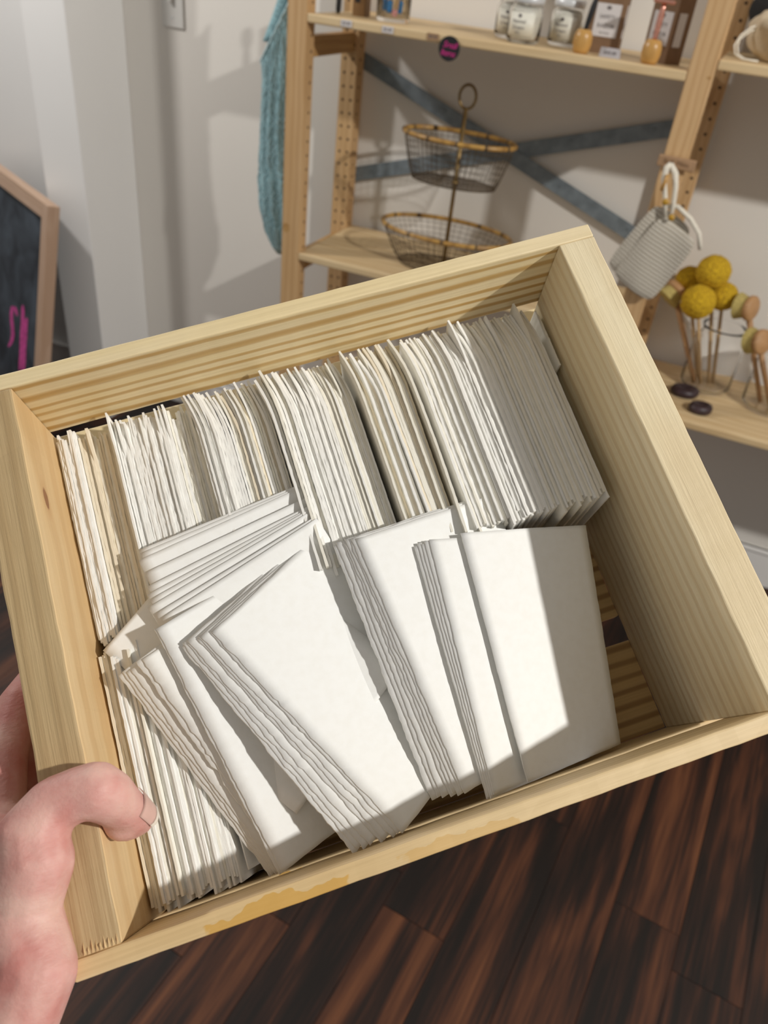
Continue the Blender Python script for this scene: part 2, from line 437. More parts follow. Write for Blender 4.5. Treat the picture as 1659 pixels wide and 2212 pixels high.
M_nail = plain('fingernail', (0.66, 0.42, 0.36), 0.3, var=0.05)
M_nailtip = plain('fingernail_tip', (0.76, 0.68, 0.58), 0.35, var=0.03)

# ------------------------------------------------------------------ the setting
WY = 0.36
floor = empty('floor', None, kind='structure')
rot = math.radians(-6)
PWD, PLN = 0.127, 0.92
bm = bmesh.new(); add_box(bm, (-0.5, -0.8, -0.05), (6.0, 3.2, 0.07)); bm_obj('subfloor', bm, M_hole, floor)
rows = range(-28, 20)
for i in rows:
    y = -3.0 + random.random() * PLN
    y -= PLN
    while y < 1.2:
        cx, cy = i * PWD, y + PLN / 2
        wx = cx * math.cos(rot) - cy * math.sin(rot) + 0.2; wy = cx * math.sin(rot) + cy * math.cos(rot)
        if -2.2 < wy < 0.5 and -3.3 < wx < 2.3:
            bm = bmesh.new(); add_box(bm, (0, 0, -0.006), (PWD - 0.0006, PLN - 0.0006, 0.012), 0.0005, seg=1)
            bm_obj('plank', bm, M_floor, floor, T(wx, wy, -0.0005 * random.random()) @ RZ(rot))
        y += PLN

bm = bmesh.new(); add_box(bm, (-0.1, WY + 0.06, 1.35), (6.6, 0.12, 2.72))
tag(bm_obj('wall_back', bm, M_wall), kind='structure')
bm = bmesh.new(); add_box(bm, (-0.859, (0.117 + WY) / 2, 1.35), (0.152, WY - 0.117, 2.70), 0.004)
tag(bm_obj('wall_pier', bm, M_wallw), kind='structure')
bm = bmesh.new(); add_box(bm, (-2.16, WY - 0.007, 1.35), (2.45, 0.014, 2.70), 0.001)
tag(bm_obj('wall_left', bm, M_wallw), kind='structure')
bm = bmesh.new(); add_box(bm, (1.21, WY - 0.008, 0.063), (3.98, 0.016, 0.126), 0.004)
add_box(bm, (1.21, WY - 0.010, 0.120), (3.98, 0.020, 0.012), 0.003)
tag(bm_obj('baseboard_back', bm, M_base), kind='structure')
bm = bmesh.new(); add_box(bm, (-2.16, WY - 0.022, 0.05), (2.44, 0.016, 0.10), 0.004)
add_box(bm, (-2.16, WY - 0.024, 0.095), (2.44, 0.020, 0.012), 0.003)
tag(bm_obj('baseboard_left', bm, M_base), kind='structure')

# wall switch
sw = empty('light_switch', T(-0.611, WY, Z0 - 0.052), 'white light switch plate on the wall above the shaded corner', 'switch')
box('cover_plate', (0, -0.003, 0), (0.074, 0.006, 0.118), M_switch, sw, 0.002)
box('toggle', (0, -0.010, 0.012), (0.010, 0.016, 0.020), M_switch, sw, 0.002, T(0, 0, 0))
for zz in (0.034, -0.034):
    bm = bmesh.new(); bmesh.ops.create_cone(bm, cap_ends=True, segments=10, radius1=0.003, radius2=0.0025, depth=0.002)
    bm_obj('screw', bm, M_lid, sw, T(0, -0.0065, zz) @ RX(PI / 2))

# ------------------------------------------------------------------ shelving
DEP = 0.335
shelf = empty('shelving_unit', T(0, 0, 0), 'pine shelving unit with drilled uprights and grey steel cross braces', 'shelf')
POSTS = [(-0.024, 0), (0.857, 0), (1.738, 0)]
ZT = 1.79
for _x, _ in POSTS:
    px = _x
    for py, back in ((0.022, False), (DEP - 0.022, True)):
        if back and px == 0.857: px += 0.020
        box('upright', (px, py, ZT / 2), (0.0495, 0.044, ZT), M_post, shelf, 0.003)
        # pin holes
        h = MB()
        faces = []
        for k in range(6, 54):
            z = k * 0.032
            if back: faces += [((px - 0.011, py - 0.0222, z), 'y'), ((px + 0.012, py - 0.0222, z + .001), 'y')]
            for sx in (-1, 1): faces.append(((px + sx * 0.0249, py - (0.004 if back else -0.006), z), 'x'))
        for (c, ax) in faces:
            n = 8; V = []
            for q in range(n):
                a = 2 * PI * q / n; r = 0.0036
                V.append((c[0] + (r * math.cos(a) if ax == 'y' else 0), c[1] + (r * math.cos(a) if ax == 'x' else 0), c[2] + r * math.sin(a)))
            h.add(V, [tuple(range(n))])
        hh = h.build('pin_holes', M_hole, shelf, smooth=False); hh['kind'] = 'stuff'
    px = _x
    for zr in (0.10, 0.58 + 0.17, Z0 - 0.069, 1.70):
        box('rung', (px, DEP / 2, zr), (0.026, DEP - 0.088, 0.044), M_rung, shelf, 0.002)
def board(x0, x1, z, name='shelf_board'):
    b = box(name, ((x0 + x1) / 2, DEP / 2, z - 0.009), (x1 - x0, DEP - 0.002, 0.0185), M_shelf, shelf, 0.003)
    return b
board(0.001, 0.832, Z0); board(0.001, 0.832, Z0 - 0.5335); board(0.001, 0.832, 0.14)
board(0.883, 1.712, Z0 + 0.027); board(0.883, 1.712, Z0 - 0.706)
# cross braces behind the left bay
def strap(p, q, wd, y):
    p = Vector(p); q = Vector(q); d = q - p; L = d.length; a = math.atan2(d.y, d.x)
    bm = bmesh.new(); add_box(bm, (0, 0, 0), (L, 0.0025, wd), 0.0006, seg=1)
    o = bm_obj('cross_brace', bm, M_steel, shelf, T((p.x + q.x) / 2, y, (p.y + q.y) / 2) @ RY(-a))
    for k in (-0.42, -0.21, -0.03, 0.18, 0.40):
        b2 = bmesh.new(); bmesh.ops.create_cone(b2, cap_ends=True, segments=10, radius1=0.0045, radius2=0.003, depth=0.003)
        bm_obj('rivet', b2, M_steel, o, T(k * L, -0.002, 0.004) @ RX(PI / 2))
strap((-0.02, Z0 - 0.105), (0.86, Z0 - 0.425), 0.038, DEP + 0.004)
strap((-0.02, Z0 - 0.400), (0.86, Z0 - 0.130), 0.038, DEP + 0.0075)
# knots on the uprights
for (x, y, z, rx, rz) in ((-0.036, -0.0004, Z0 - 0.475, 0.010, 0.012), (0.875, -0.0004, Z0 - 0.005, 0.004, 0.003)):
    V = [(x + rx * math.cos(a * PI / 8), y, z + rz * math.sin(a * PI / 8)) for a in range(16)]
    mesh_obj('knot', V, [tuple(range(16))], M_hole if False else M_rung, shelf)

# price stickers on the shelf edge
for x, m, s, lab in ((0.099, M_label, '$3.00', 'white price sticker on the shelf edge nearest the left upright'),
                     (0.198, M_label, '$5.00', 'white price sticker on the shelf edge below the toothbrush glass'),
                     (0.303, M_kraftl, '$8.50', 'brown kraft price sticker on the shelf edge beside the round black tag')):
    st = empty('price_sticker', T(x, -0.0002, Z0 - 0.008), lab, 'sticker', 'price stickers along the upper shelf edge')
    box('sticker_paper', (0, 0, 0), (0.027, 0.0008, 0.013), m, st, 0.0002)
    text_mesh('lettering', s, 0.0085, M_ink, st, T(0, -0.0006, 0) @ RX(PI / 2))

# round black tag with pink script
tg = empty('round_tag', T(0.3437, -0.004, Z0 - 0.0245), 'round black tag with pink handwriting hanging on the upper shelf edge', 'tag')
bm = bmesh.new(); bmesh.ops.create_cone(bm, cap_ends=True, segments=40, radius1=0.0235, radius2=0.0235, depth=0.002)
bm_obj('tag_disc', bm, M_black, tg, RX(PI / 2))
text_mesh('lettering', 'Small', 0.0165, M_pink, tg, T(0.001, -0.0013, 0.0065) @ RX(PI / 2) @ RZ(-0.05), shear=0.3, spacing=0.9)
text_mesh('lettering', 'Items', 0.0165, M_pink, tg, T(-0.002, -0.0013, -0.0085) @ RX(PI / 2) @ RZ(-0.05), shear=0.3, spacing=0.9)

# ------------------------------------------------------------------ two-tier basket
bk = empty('two_tier_basket', T(0.345, 0.155, Z0 - 0.5335), 'two-tier oval wire basket stand with cane rims and ring handle', 'basket')
def oval(a, b, z, n=64): return [(a * math.cos(2 * PI * k / n), b * math.sin(2 * PI * k / n), z) for k in range(n)]
def wire_basket(a0, b0, z0, a1, b1, z1, nv=54, nh=7):
    mb = MB()
    for k in range(nv):
        t = 2 * PI * k / nv; P = []
        for i in range(6):
            s = i / 5; s2 = s ** 0.8
            P.append(((a0 + (a1 - a0) * s2) * math.cos(t), (b0 + (b1 - b0) * s2) * math.sin(t), z0 + (z1 - z0) * s))
        mb.tube(P, 0.0006, 4)
    for i in range(nh):
        s = i / nh; s2 = s ** 0.8
        mb.tube(oval(a0 + (a1 - a0) * s2, b0 + (b1 - b0) * s2, z0 + (z1 - z0) * s, 48), 0.0006 if i else 0.0014, 4, True)
    for k in range(-9, 10):
        x = a0 * k / 10; yy = b0 * math.sqrt(max(0, 1 - (k / 10) ** 2)); mb.tube([(x, -yy, z0), (x, yy, z0)], 0.0006, 4)
        y = b0 * k / 10; xx = a0 * math.sqrt(max(0, 1 - (k / 10) ** 2)); mb.tube([(-xx, y, z0), (xx, y, z0)], 0.0006, 4)
    mb.build('wire_bowl', M_wire, bk)
    mb = MB(); mb.tube(oval(a1, b1, z1, 72), 0.0058, 8, True)
    mb.build('rim', M_rim, bk)
    for k in range(12):
        t = 2 * PI * (k + .3) / 12; c = Vector((a1 * math.cos(t), b1 * math.sin(t), z1)); tn = Vector((-a1 * math.sin(t), b1 * math.cos(t), 0)).normalized()
        m2 = MB(); m2.tube([c - tn * 0.003, c + tn * 0.003], 0.0063, 8); m2.build('binding', M_wire, bk)
wire_basket(0.118, 0.078, 0.003, 0.172, 0.108, 0.094)
wire_basket(0.108, 0.066, 0.212, 0.140, 0.086, 0.315)
MB().tube([(0.006, 0, 0.002), (0.006, 0, 0.382)], 0.0052, 10).build('stem', M_brass, bk)
MB().tube([(0.006 + 0.0205 * math.cos(t * PI / 16), 0, 0.4045 + 0.0255 * math.sin(t * PI / 16)) for t in range(32)], 0.0034, 8, True).build('ring_handle', M_brass, bk)
for zz in (0.21, 0.004): lathe('collar', [(0.0045, 0), (0.009, 0), (0.009, 0.006), (0.0045, 0.008)], M_brass, bk, T(0.006, 0, zz), 16)

# ------------------------------------------------------------------ blue net bag
bag = empty('net_bag', T(-0.094, 0.075, Z0 - 0.12), 'pale blue cotton net bag hanging beside the left shelf upright', 'bag')
def bag_r(s): # half width along the fall (0 top..1 bottom)
    pts = [(0, 0.062), (0.06, 0.056), (0.2, 0.055), (0.4, 0.060), (0.6, 0.068), (0.75, 0.066), (0.88, 0.048), (0.96, 0.026), (1.0, 0.008)]
    for (a, ra), (b, rb) in zip(pts, pts[1:]):
        if s <= b: return ra + (rb - ra) * (s - a) / (b - a)
    return 0.008
def bag_p(t, s, k=1.0):
    r = bag_r(s); pl = 1 + 0.16 * math.sin(13 * t + 2 * math.sin(5 * s)) * min(1, s * 6) + 0.06 * math.sin(29 * t + 3 * s)
    lift = max(0.0, 1 - s * 5) ** 1.3 * (0.21 * (0.5 + 0.5 * math.cos(t)) ** 1.2 + 0.05 * max(0.0, math.sin(t)))
    return Vector((r * math.cos(t) * k * (0.85 + .15 * pl) + 0.012 * s * 0 - 0.004 * math.sin(6 * s), r * 0.42 * math.sin(t) * pl * k, -0.455 * s + lift))
NB, NS = 90, 40
V = [bag_p(2 * PI * k / NB, i / NS) for i in range(NS + 1) for k in range(NB)]
F = [(i * NB + k, i * NB + (k + 1) % NB, (i + 1) * NB + (k + 1) % NB, (i + 1) * NB + k) for i in range(NS) for k in range(NB)]
F.append(tuple((NS) * NB + k for k in range(NB)))
ob = mesh_obj('bag_body', V, F, M_blue, bag, None, True)
mb = MB()
for d in (-1, 1):
    for k in range(34):
        t0 = 2 * PI * k / 34
        P = [bag_p(t0 + d * 0.28 * math.sin(i * 0.9 + k * 0.0) , i / 26, 1.012) for i in range(27)]
        mb.tube(P, 0.0011, 4)
mb.build('net_strands', M_bluec, bag)
mb = MB(); mb.tube([bag_p(2 * PI * k / 60, 0.0, 1.01) for k in range(60)], 0.0028, 6, True); mb.build('rim_cord', M_bluec, bag)
for sx, tt in ((-1, PI * 0.80), (1, PI * 1.75)):
    a = bag_p(tt, 0.0); V = []; F = []
    n = 16
    for i in range(n + 1):
        s = i / n
        c = a.lerp(Vector((0.030, 0.0, 0.30)), s) + Vector((0.012 * math.sin(PI * s) * sx * -1, 0, 0))
        wd = 0.019 * (1 - 0.45 * s)
        for k in range(5):
            q = (k / 4 - 0.5) * 2
            V.append(c + Vector((wd * q, -0.004 * (1 - q * q), 0)))
        for k in range(4, -1, -1):
            q = (k / 4 - 0.5) * 2
            V.append(c + Vector((wd * q, 0.003 - 0.004 * (1 - q * q), 0)))
    for i in range(n):
        for k in range(10): F.append((i * 10 + k, i * 10 + (k + 1) % 10, (i + 1) * 10 + (k + 1) % 10, (i + 1) * 10 + k))
    F.append(tuple(range(9, -1, -1))); F.append(tuple(n * 10 + k for k in range(10)))
    mesh_obj('strap', V, F, M_blue if sx < 0 else M_bluec, bag, None, True)
MB().tube([(0.030, 0, 0.29), (0.030, 0, 0.315), (0.040, 0, 0.322), (0.052, 0, 0.312)], 0.0025, 8).build('hook', M_steel, bag)

# ------------------------------------------------------------------ things on the upper left shelf
def jar(loc, label, text=True):
    j = empty('cream_jar', T(loc), label, 'jar', 'glass jars of cream on the upper shelf')
    prof = [(0.0, 0.0), (0.030, 0.0), (0.0345, 0.005), (0.0355, 0.012), (0.0355, 0.060), (0.031, 0.068), (0.029, 0.070), (0.029, 0.077), (0.026, 0.077), (0.026, 0.069), (0.0325, 0.060), (0.0325, 0.008), (0.0, 0.007)]
    lathe('glass_body', prof, M_glass, j, None, 36)
    lathe('cream', [(0, 0.0085), (0.0315, 0.0085), (0.0318, 0.012), (0.0318, 0.058), (0.029, 0.064), (0, 0.065)], M_cream, j, None, 32)
    lathe('lid', [(0.0, 0.072), (0.0325, 0.072), (0.0335, 0.074), (0.0335, 0.084), (0.032, 0.086), (0, 0.0865)], M_lid, j, None, 36)
    # wrap-round label
    V = []; F = []; n = 14
    for i in range(n + 1):
        a = -PI / 2 + (i / n - 0.5) * 1.7 
        for r in (0.0357, 0.0360):
            for z in (0.014, 0.056): V.append((r * math.cos(a), r * math.sin(a), z))
    for i in range(n):
        b = i * 4
        F += [(b + 2, b + 6, b + 7, b + 3), (b + 0, b + 1, b + 5, b + 4), (b + 1, b + 3, b + 7, b + 5), (b + 0, b + 4, b + 6, b + 2)]
    F += [(0, 2, 3, 1), (n * 4, n * 4 + 1, n * 4 + 3, n * 4 + 2)]
    lb = mesh_obj('label', V, F, M_cream, j, None, True)
    for s, z, sz in (('Normal', 0.040, 0.0095), ('Cream', 0.029, 0.0095), ('60 g', 0.020, 0.0055)):
        tm = text_mesh('lettering', s, sz, M_ink, lb, Matrix(), 0.0002)
        for v in tm.data.vertices:     # bend the print round the jar
            x, y, zz = v.co; a = -PI / 2 + (x - 0.004) / 0.0362
            r = 0.0362 + zz; v.co = (r * math.cos(a), r * math.sin(a), z + y)
    V, F = lathe_geo([(0, -0.0002), (0.0035, -0.0002), (0.0035, 0.0002), (0, 0.0002)], 12)
    mesh_obj('emblem', V, F, M_ink, lb, T(-0.003, -0.0361, 0.050) @ RX(PI / 2))
    return j
jar((0.478, 0.070, Z0), 'front glass jar of cream with white lid at the shelf edge')
jar((0.428, 0.150, Z0), 'glass jar of cream half hidden left behind the front jar')
jar((0.548, 0.155, Z0), 'shaded glass jar of cream behind the black razor stand')

def razor(loc, metal, lab_s, lab_r, tilt, head_only=False):
    x, y, z = loc
    st = lathe('razor_stand', [(0.0, 0.0), (0.0135, 0.0), (0.0165, 0.006), (0.019, 0.018), (0.0185, 0.030), (0.0155, 0.039), (0.012, 0.0425), (0.007, 0.043), (0.006, 0.036), (0.0, 0.036)], M_egg, None, T(x, y, z), 28)
    tag(st, lab_s, 'stand', 'wooden razor stands')
    r = empty('safety_razor', T(x, y, z + 0.0365) @ RY(tilt), lab_r, 'razor', 'safety razors on stands')
    lathe('handle', [(0, 0), (0.0042, 0), (0.0046, 0.01), (0.0058, 0.03), (0.0060, 0.045), (0.0048, 0.058), (0.0036, 0.066), (0, 0.066)], metal, r, None, 18)
    for k in range(5): lathe('knurl_ring', [(0.0055, 0), (0.0062, 0.0006), (0.0055, 0.0012)], metal, r, T(0, 0, 0.022 + 0.006 * k), 18)
    bm = bmesh.new(); add_box(bm, (0, 0, 0), (0.042, 0.024, 0.006), 0.0028, seg=3)
    bm_obj('blade_head', bm, metal, r, T(0, 0, 0.069))
razor((0.612, 0.035, Z0), M_black, 'round bamboo stand holding the black razor', 'black safety razor upright in a bamboo stand', 0.16)
razor((0.752, 0.028, Z0), M_rose, 'round bamboo stand holding the rose gold razor', 'rose gold safety razor upright in a bamboo stand', 0.02)

def kraft_box(loc, rz, lab, w=0.07, d=0.05, h=0.135):
    k = empty('kraft_box', T(loc) @ RZ(rz), lab, 'box', 'kraft razor boxes')
    box('carton', (0, 0, h / 2), (w, d, h), M_kraft, k, 0.001)
    lb = box('label', (0, -d / 2 - 0.0003, 0.060), (0.050, 0.0006, 0.058), M_label, k, 0.0002)
    for s, z, sz in (('SAFETY', 0.006, 0.0095), ('RAZOR', -0.010, 0.0105), ('kit of one', -0.022, 0.005)):
        text_mesh('lettering', s, sz, M_ink, lb, T(0, -0.0005, z) @ RX(PI / 2))
    V, F = lathe_geo([(0, -0.0002), (0.0035, -0.0002), (0.0035, 0.0002), (0, 0.0002)], 12, 1.4)
    mesh_obj('emblem', V, F, M_ink, lb, T(0, -0.0005, 0.022) @ RX(PI / 2))
    if w > 0.06:
        s = box('side_label', (w / 2 + 0.0003, -0.004, 0.060), (0.0006, 0.022, 0.058), M_label, k, 0.0002)
    return k
kraft_box((0.640, 0.118, Z0), 0.05, 'tall kraft box with white label behind the black razor')
kraft_box((0.765, 0.108, Z0), -0.62, 'tall kraft box with white label behind the rose gold razor', 0.066, 0.046)

pt = empty('price_holder', T(0.672, 0.030, Z0), 'small slanted grey price card standing between the two razor stands', 'price card')
V = [(-0.021, 0, 0), (0.021, 0, 0), (0.019, 0.010, 0.017), (-0.021, 0.010, 0.017), (-0.021, 0.014, 0), (0.021, 0.014, 0)]
mesh_obj('card_tent', V, [(0, 1, 2, 3), (4, 3, 2, 5), (0, 4, 5, 1), (0, 3, 4), (1, 5, 2)], M_tagc, pt)
text_mesh('lettering', '$45.00', 0.009, M_ink, pt, T(0, 0.0044, 0.0085) @ RX(math.atan2(0.017, 0.010)), 0.0003)

# toothbrush glass
gl = tag(lathe('drinking_glass', [(0.0, 0.0), (0.036, 0.0), (0.038, 0.004), (0.040, 0.11), (0.0378, 0.11), (0.0355, 0.008), (0.0, 0.008)], M_glass, None, T(0.160, 0.115, Z0), 36), 'clear glass holding toothbrushes head down on the upper shelf', 'glass')
for i, (dx, dy, m, lean, lab) in enumerate(((-0.018, -0.012, M_toothb, -0.10, 'wooden toothbrush with blue bristles leaning left in the glass'),
                                            (-0.002, -0.018, M_toothb, 0.02, 'wooden toothbrush with blue bristles in the middle of the glass'),
                                            (0.018, -0.006, M_toothb, 0.10, 'wooden toothbrush with blue bristles at the right of the glass'),
                                            (0.012, -0.020, M_toothp, 0.16, 'wooden toothbrush with pink bristles low in the glass'))):
    tb = empty('toothbrush', T(0.160 + dx, 0.115 + dy, Z0 + 0.0095 + (0.002 if i < 3 else 0)) @ RY(lean * 0.6), lab, 'toothbrush', 'toothbrushes in the glass')
    bm = bmesh.new(); add_box(bm, (0, 0.0035, 0.075), (0.009, 0.005, 0.148), 0.002); bm_obj('handle', bm, M_bamb, tb)
    bm = bmesh.new(); add_box(bm, (0, -0.003, (0.014 if i < 3 else 0.007)), (0.0125, 0.010, 0.022 if i < 3 else 0.012), 0.003); bm_obj('bristles', bm, m, tb)
# brown carton and black brush at the left end
bc = empty('brown_carton', T(0.074, 0.130, Z0), 'small brown carton standing left of the toothbrush glass', 'box')
box('carton', (0, 0, 0.045), (0.032, 0.03, 0.09), M_brown, bc, 0.001)
box('window_patch', (-0.004, -0.0152, 0.042), (0.013, 0.0006, 0.030), M_black, bc, 0.0002)
br = empty('black_brush', T(0.022, 0.115, Z0) @ RY(0.03), 'slim black brush with green top beside the brown carton', 'brush')
lathe('handle', [(0, 0), (0.004, 0.0), (0.006, 0.008), (0.006, 0.03), (0.0045, 0.045), (0, 0.046)], M_black, br, None, 14)
lathe('brush_top', [(0.0045, 0.044), (0.008, 0.05), (0.0095, 0.07), (0.007, 0.085), (0, 0.09)], M_leaf, br, None, 14)

# ------------------------------------------------------------------ upper right shelf
ZR = Z0 + 0.027
cb = empty('drawstring_bag', T(1.005, 0.120, ZR), 'cream muslin drawstring bag slumped on the upper right shelf', 'bag')
bm = bmesh.new(); bmesh.ops.create_icosphere(bm, subdivisions=4, radius=1.0)
for v in bm.verts:
    c = v.co.copy(); n = noise.noise(c * 1.7) * 0.18 + noise.noise(c * 4.1) * 0.06
    v.co = Vector((c.x * 0.088 * (1 + n), c.y * 0.06 * (1 + n), max(-0.048, c.z * 0.052 * (1 + n)) + 0.0485))
bm_obj('bag_cloth', bm, M_cloth, cb, None, smooth=True)
mbn = MB(); 
for k in range(2):
    o = 0.006 * k
    mbn.tube([(-0.070, -0.03, 0.060 - o), (-0.085, -0.035, 0.055 - o), (-0.100, -0.04, 0.040 - o), (-0.106 + o, -0.045, 0.022), (-0.100 + o, -0.05, 0.008), (-0.085 + o, -0.055, 0.0025), (-0.060 + o, -0.06, 0.0025)], 0.002, 6)
mbn.build('drawstring', M_cotton, cb)
kb = empty('black_bag', T(0.985, 0.25, ZR), 'black canvas bundle at the back of the upper right shelf', 'bag')
bm = bmesh.new(); bmesh.ops.create_icosphere(bm, subdivisions=4, radius=1.0)
for v in bm.verts:
    c = v.co.copy(); n = noise.noise(c * 1.5 + Vector((4, 2, 1))) * 0.16
    v.co = Vector((c.x * 0.082 * (1 + n), c.y * 0.046 * (1 + n), max(-0.078, c.z * 0.08 * (1 + n)) + 0.079))
bm_obj('bag_cloth', bm, M_dark, kb, None, smooth=True)

# ------------------------------------------------------------------ mitt hanging on the middle upright
mt = empty('bath_mitt', T(0.872, -0.028, Z0 - 0.348) @ RY(math.radians(23)) @ Matrix.Scale(1.06, 4), 'cream knitted bath mitt hanging from the middle shelf upright', 'mitt')
def mitt_panel(name, w, h, th, off, parent):
    nx, ny = 22, 28; V = []; F = []
    def pt(i, j, side):
        u = i / nx * 2 - 1; v = j / ny * 2 - 1
        su = u; e = 1 - max(abs(u) ** 5, abs(v) ** 5)
        rr = 1 - 0.10 * (abs(u) ** 4) * (abs(v) ** 4)
        x = su * w / 2 * rr * (1 - 0.05 * v); z = v * h / 2 * rr
        y = side * th / 2 * math.sqrt(max(0, e)) + 0.004 * math.sin(3 * u + 2 * v)
        return (x + off[0], y + off[1], z + off[2])
    for side in (-1, 1):
        for j in range(ny + 1):
            for i in range(nx + 1): V.append(pt(i, j, side))
    N = (nx + 1) * (ny + 1); idx = lambda i, j: j * (nx + 1) + i
    for j in range(ny):
        for i in range(nx):
            a, b, c, d = idx(i, j), idx(i + 1, j), idx(i + 1, j + 1), idx(i, j + 1)
            F.append((a, b, c, d)); F.append((N + d, N + c, N + b, N + a))
    return mesh_obj(name, V, F, M_knit, parent, None, True)
mitt_panel('front_panel', 0.098, 0.150, 0.012, (0.004, 0, 0), mt)
mitt_panel('back_panel', 0.098, 0.155, 0.010, (-0.018, 0.010, 0.008), mt)
MB().tube([(0.062, -0.002, 0.066), (0.04, -0.006, 0.088), (0.010, -0.005, 0.100), (-0.025, -0.003, 0.104), (-0.048, 0.003, 0.088)], 0.0045, 8).build('cuff', M_cotton, mt)
mb = MB()
for s in (-1, 1):
    mb.tube([(-0.028 + 0.006 * s, -0.004, 0.078), (-0.046 + 0.010 * s, -0.006, 0.105), (-0.066 + 0.014 * s, -0.008, 0.130), (-0.078 + 0.010 * s, -0.006, 0.148), (-0.086, -0.002, 0.156)], [0.004, 0.0045, 0.005, 0.006, 0.005], 8)
mb.build('hanging_loop', M_cotton, mt)
for x, z in ((-0.050, 0.100), (-0.022, 0.084)): lathe('toggle', [(0, -0.003), (0.0055, -0.003), (0.0065, 0), (0.0055, 0.003), (0, 0.003)], M_toggle, mt, T(x, -0.013, z) @ RX(PI / 2), 16)
MB().tube([(-0.078, -0.014, 0.140), (-0.070, -0.013, 0.112)], 0.0035, 8).build('hook_peg', M_egg, mt)
# kraft band on the upright above it
kbn = empty('kraft_sign', T(0.862, -0.010, Z0 - 0.160) @ RY(0.02), 'narrow brown kraft strip sign tied across the middle upright', 'sign')
bm = bmesh.new(); add_box(bm, (0, 0, 0), (0.076, 0.006, 0.022), 0.0025)
for v in bm.verts: v.co += Vector((0, 0, 0.002 * noise.noise(v.co * 90)))
bm_obj('strip', bm, M_kraftl, kbn)
text_mesh('lettering', 'Bath Mitts', 0.0125, M_kraft, kbn, T(0, -0.0033, 0) @ RX(PI / 2), 0.0003)
MB().tube([(-0.030, -0.002, 0.0), (-0.0345, 0.006, 0.0)], 0.0012, 6).build('tie', M_cotton, kbn)

# ------------------------------------------------------------------ lower right shelf: brushes in glass jars, soaps
ZL = Z0 - 0.706
def glass_jar(loc, r, h, lab):
    p = [(0, 0), (r * 0.86, 0), (r * 0.97, 0.006), (r, 0.016), (r, h * 0.72), (r * 0.93, h * 0.82), (r * 0.80, h * 0.88), (r * 0.80, h * 0.95), (r * 0.86, h), (r * 0.82, h), (r * 0.76, h * 0.95), (r * 0.76, h * 0.88), (r * 0.90, h * 0.80), (r * 0.965, h * 0.71), (r * 0.965, 0.018), (r * 0.9, 0.008), (0, 0.008)]
    return tag(lathe('glass_jar', p, M_glass, None, T(loc), 40), lab, 'jar', 'glass jars on the lower right shelf')
J1 = (1.075, 0.235); J2 = (1.235, 0.205)
glass_jar((J1[0], J1[1], ZL), 0.062, 0.165, 'clear glass jar holding the yellow pompom brushes')
glass_jar((J2[0], J2[1], ZL), 0.066, 0.165, 'clear glass jar of wooden brushes at the right edge of the photo')
def pompom(top, rad, base, flat, lab):
    q = Vector(top); b = Vector(base); d = (q - b).normalized()
    e = empty('pompom_brush', T(b), lab, 'brush', 'yellow pompom brushes in the jar')
    MB().tube([(0, 0, 0), (q - b) * 0.5, (q - b) - d * rad * 0.3], [0.0042, 0.0046, 0.0038], 8).build('stick', M_bamb, e)
    bm = bmesh.new(); bmesh.ops.create_icosphere(bm, subdivisions=4, radius=1.0)
    for v in bm.verts:
        n = noise.noise(v.co * 9) * 0.05 + noise.noise(v.co * 23) * 0.05
        v.co = v.co * (1 + n) * rad
    bm_obj('bristle_ball', bm, M_yel, e, T(q - b), smooth=False)
    return e
bz = ZL + 0.009
def atY(X, z, Y):  # keep the sight line through (X, Y=.12) when moving a head in depth
    k = (Y + 1.8353) / (0.12 + 1.8353)
    return (0.9611 + (X - 0.9611) * k, Y, Z0 + 0.136 + (z - 0.136) * k)
pompom(atY(1.003, -0.389, 0.235), 0.040, (1.085, 0.24, bz), 0, 'topmost yellow pompom brush in the left glass jar')
pompom(atY(0.993, -0.462, 0.185), 0.040, (1.065, 0.225, bz), 0, 'large front yellow pompom brush in the left glass jar')
pompom(atY(1.041, -0.437, 0.235), 0.034, (1.095, 0.250, bz), 0, 'yellow pompom brush at the right of the left glass jar')
pompom(atY(0.958, -0.418, 0.275), 0.034, (1.055, 0.262, bz), 0, 'shaded yellow pompom brush at the back of the left glass jar')
def dish_brush(loc, ax, base, lab):
    e = empty('dish_brush', T(base), lab, 'brush', 'wooden dish brushes in the jars')
    q = Vector(loc) - Vector(base); b = q.normalized()
    MB().tube([(0, 0, 0), q * 0.5, q - b * 0.006], [0.0055, 0.0065, 0.0075], 8).build('handle', M_brushw, e)
    M = T(q) @ Vector((0, 0, 1)).rotation_difference(Vector(ax)).to_matrix().to_4x4()
    lathe('head', [(0, 0), (0.026, 0), (0.030, 0.004), (0.030, 0.012), (0.025, 0.017), (0, 0.017)], M_brushw, e, M, 28)
    V, F = lathe_geo([(0.025, 0.0), (0.027, -0.010), (0.032, -0.024), (0, -0.026)], 28)
    bb = mesh_obj('bristles', V, F, M_brist, e, M, False)
dish_brush(atY(1.100, -0.450, 0.20), (0.85, -0.45, 0.15), (1.215, 0.205, bz), 'round wooden dish brush with straw bristles leaning left from the right jar')
dish_brush(atY(1.150, -0.520, 0.17), (0.7, -0.6, 0.3), (1.240, 0.195, bz), 'wooden dish brush at the right edge with its back turned outwards')
dish_brush(atY(0.935, -0.452, 0.235), (0.5, 0.4, 0.7), (1.050, 0.225, bz), 'small wooden dish brush below the knitted mitt in the left jar')
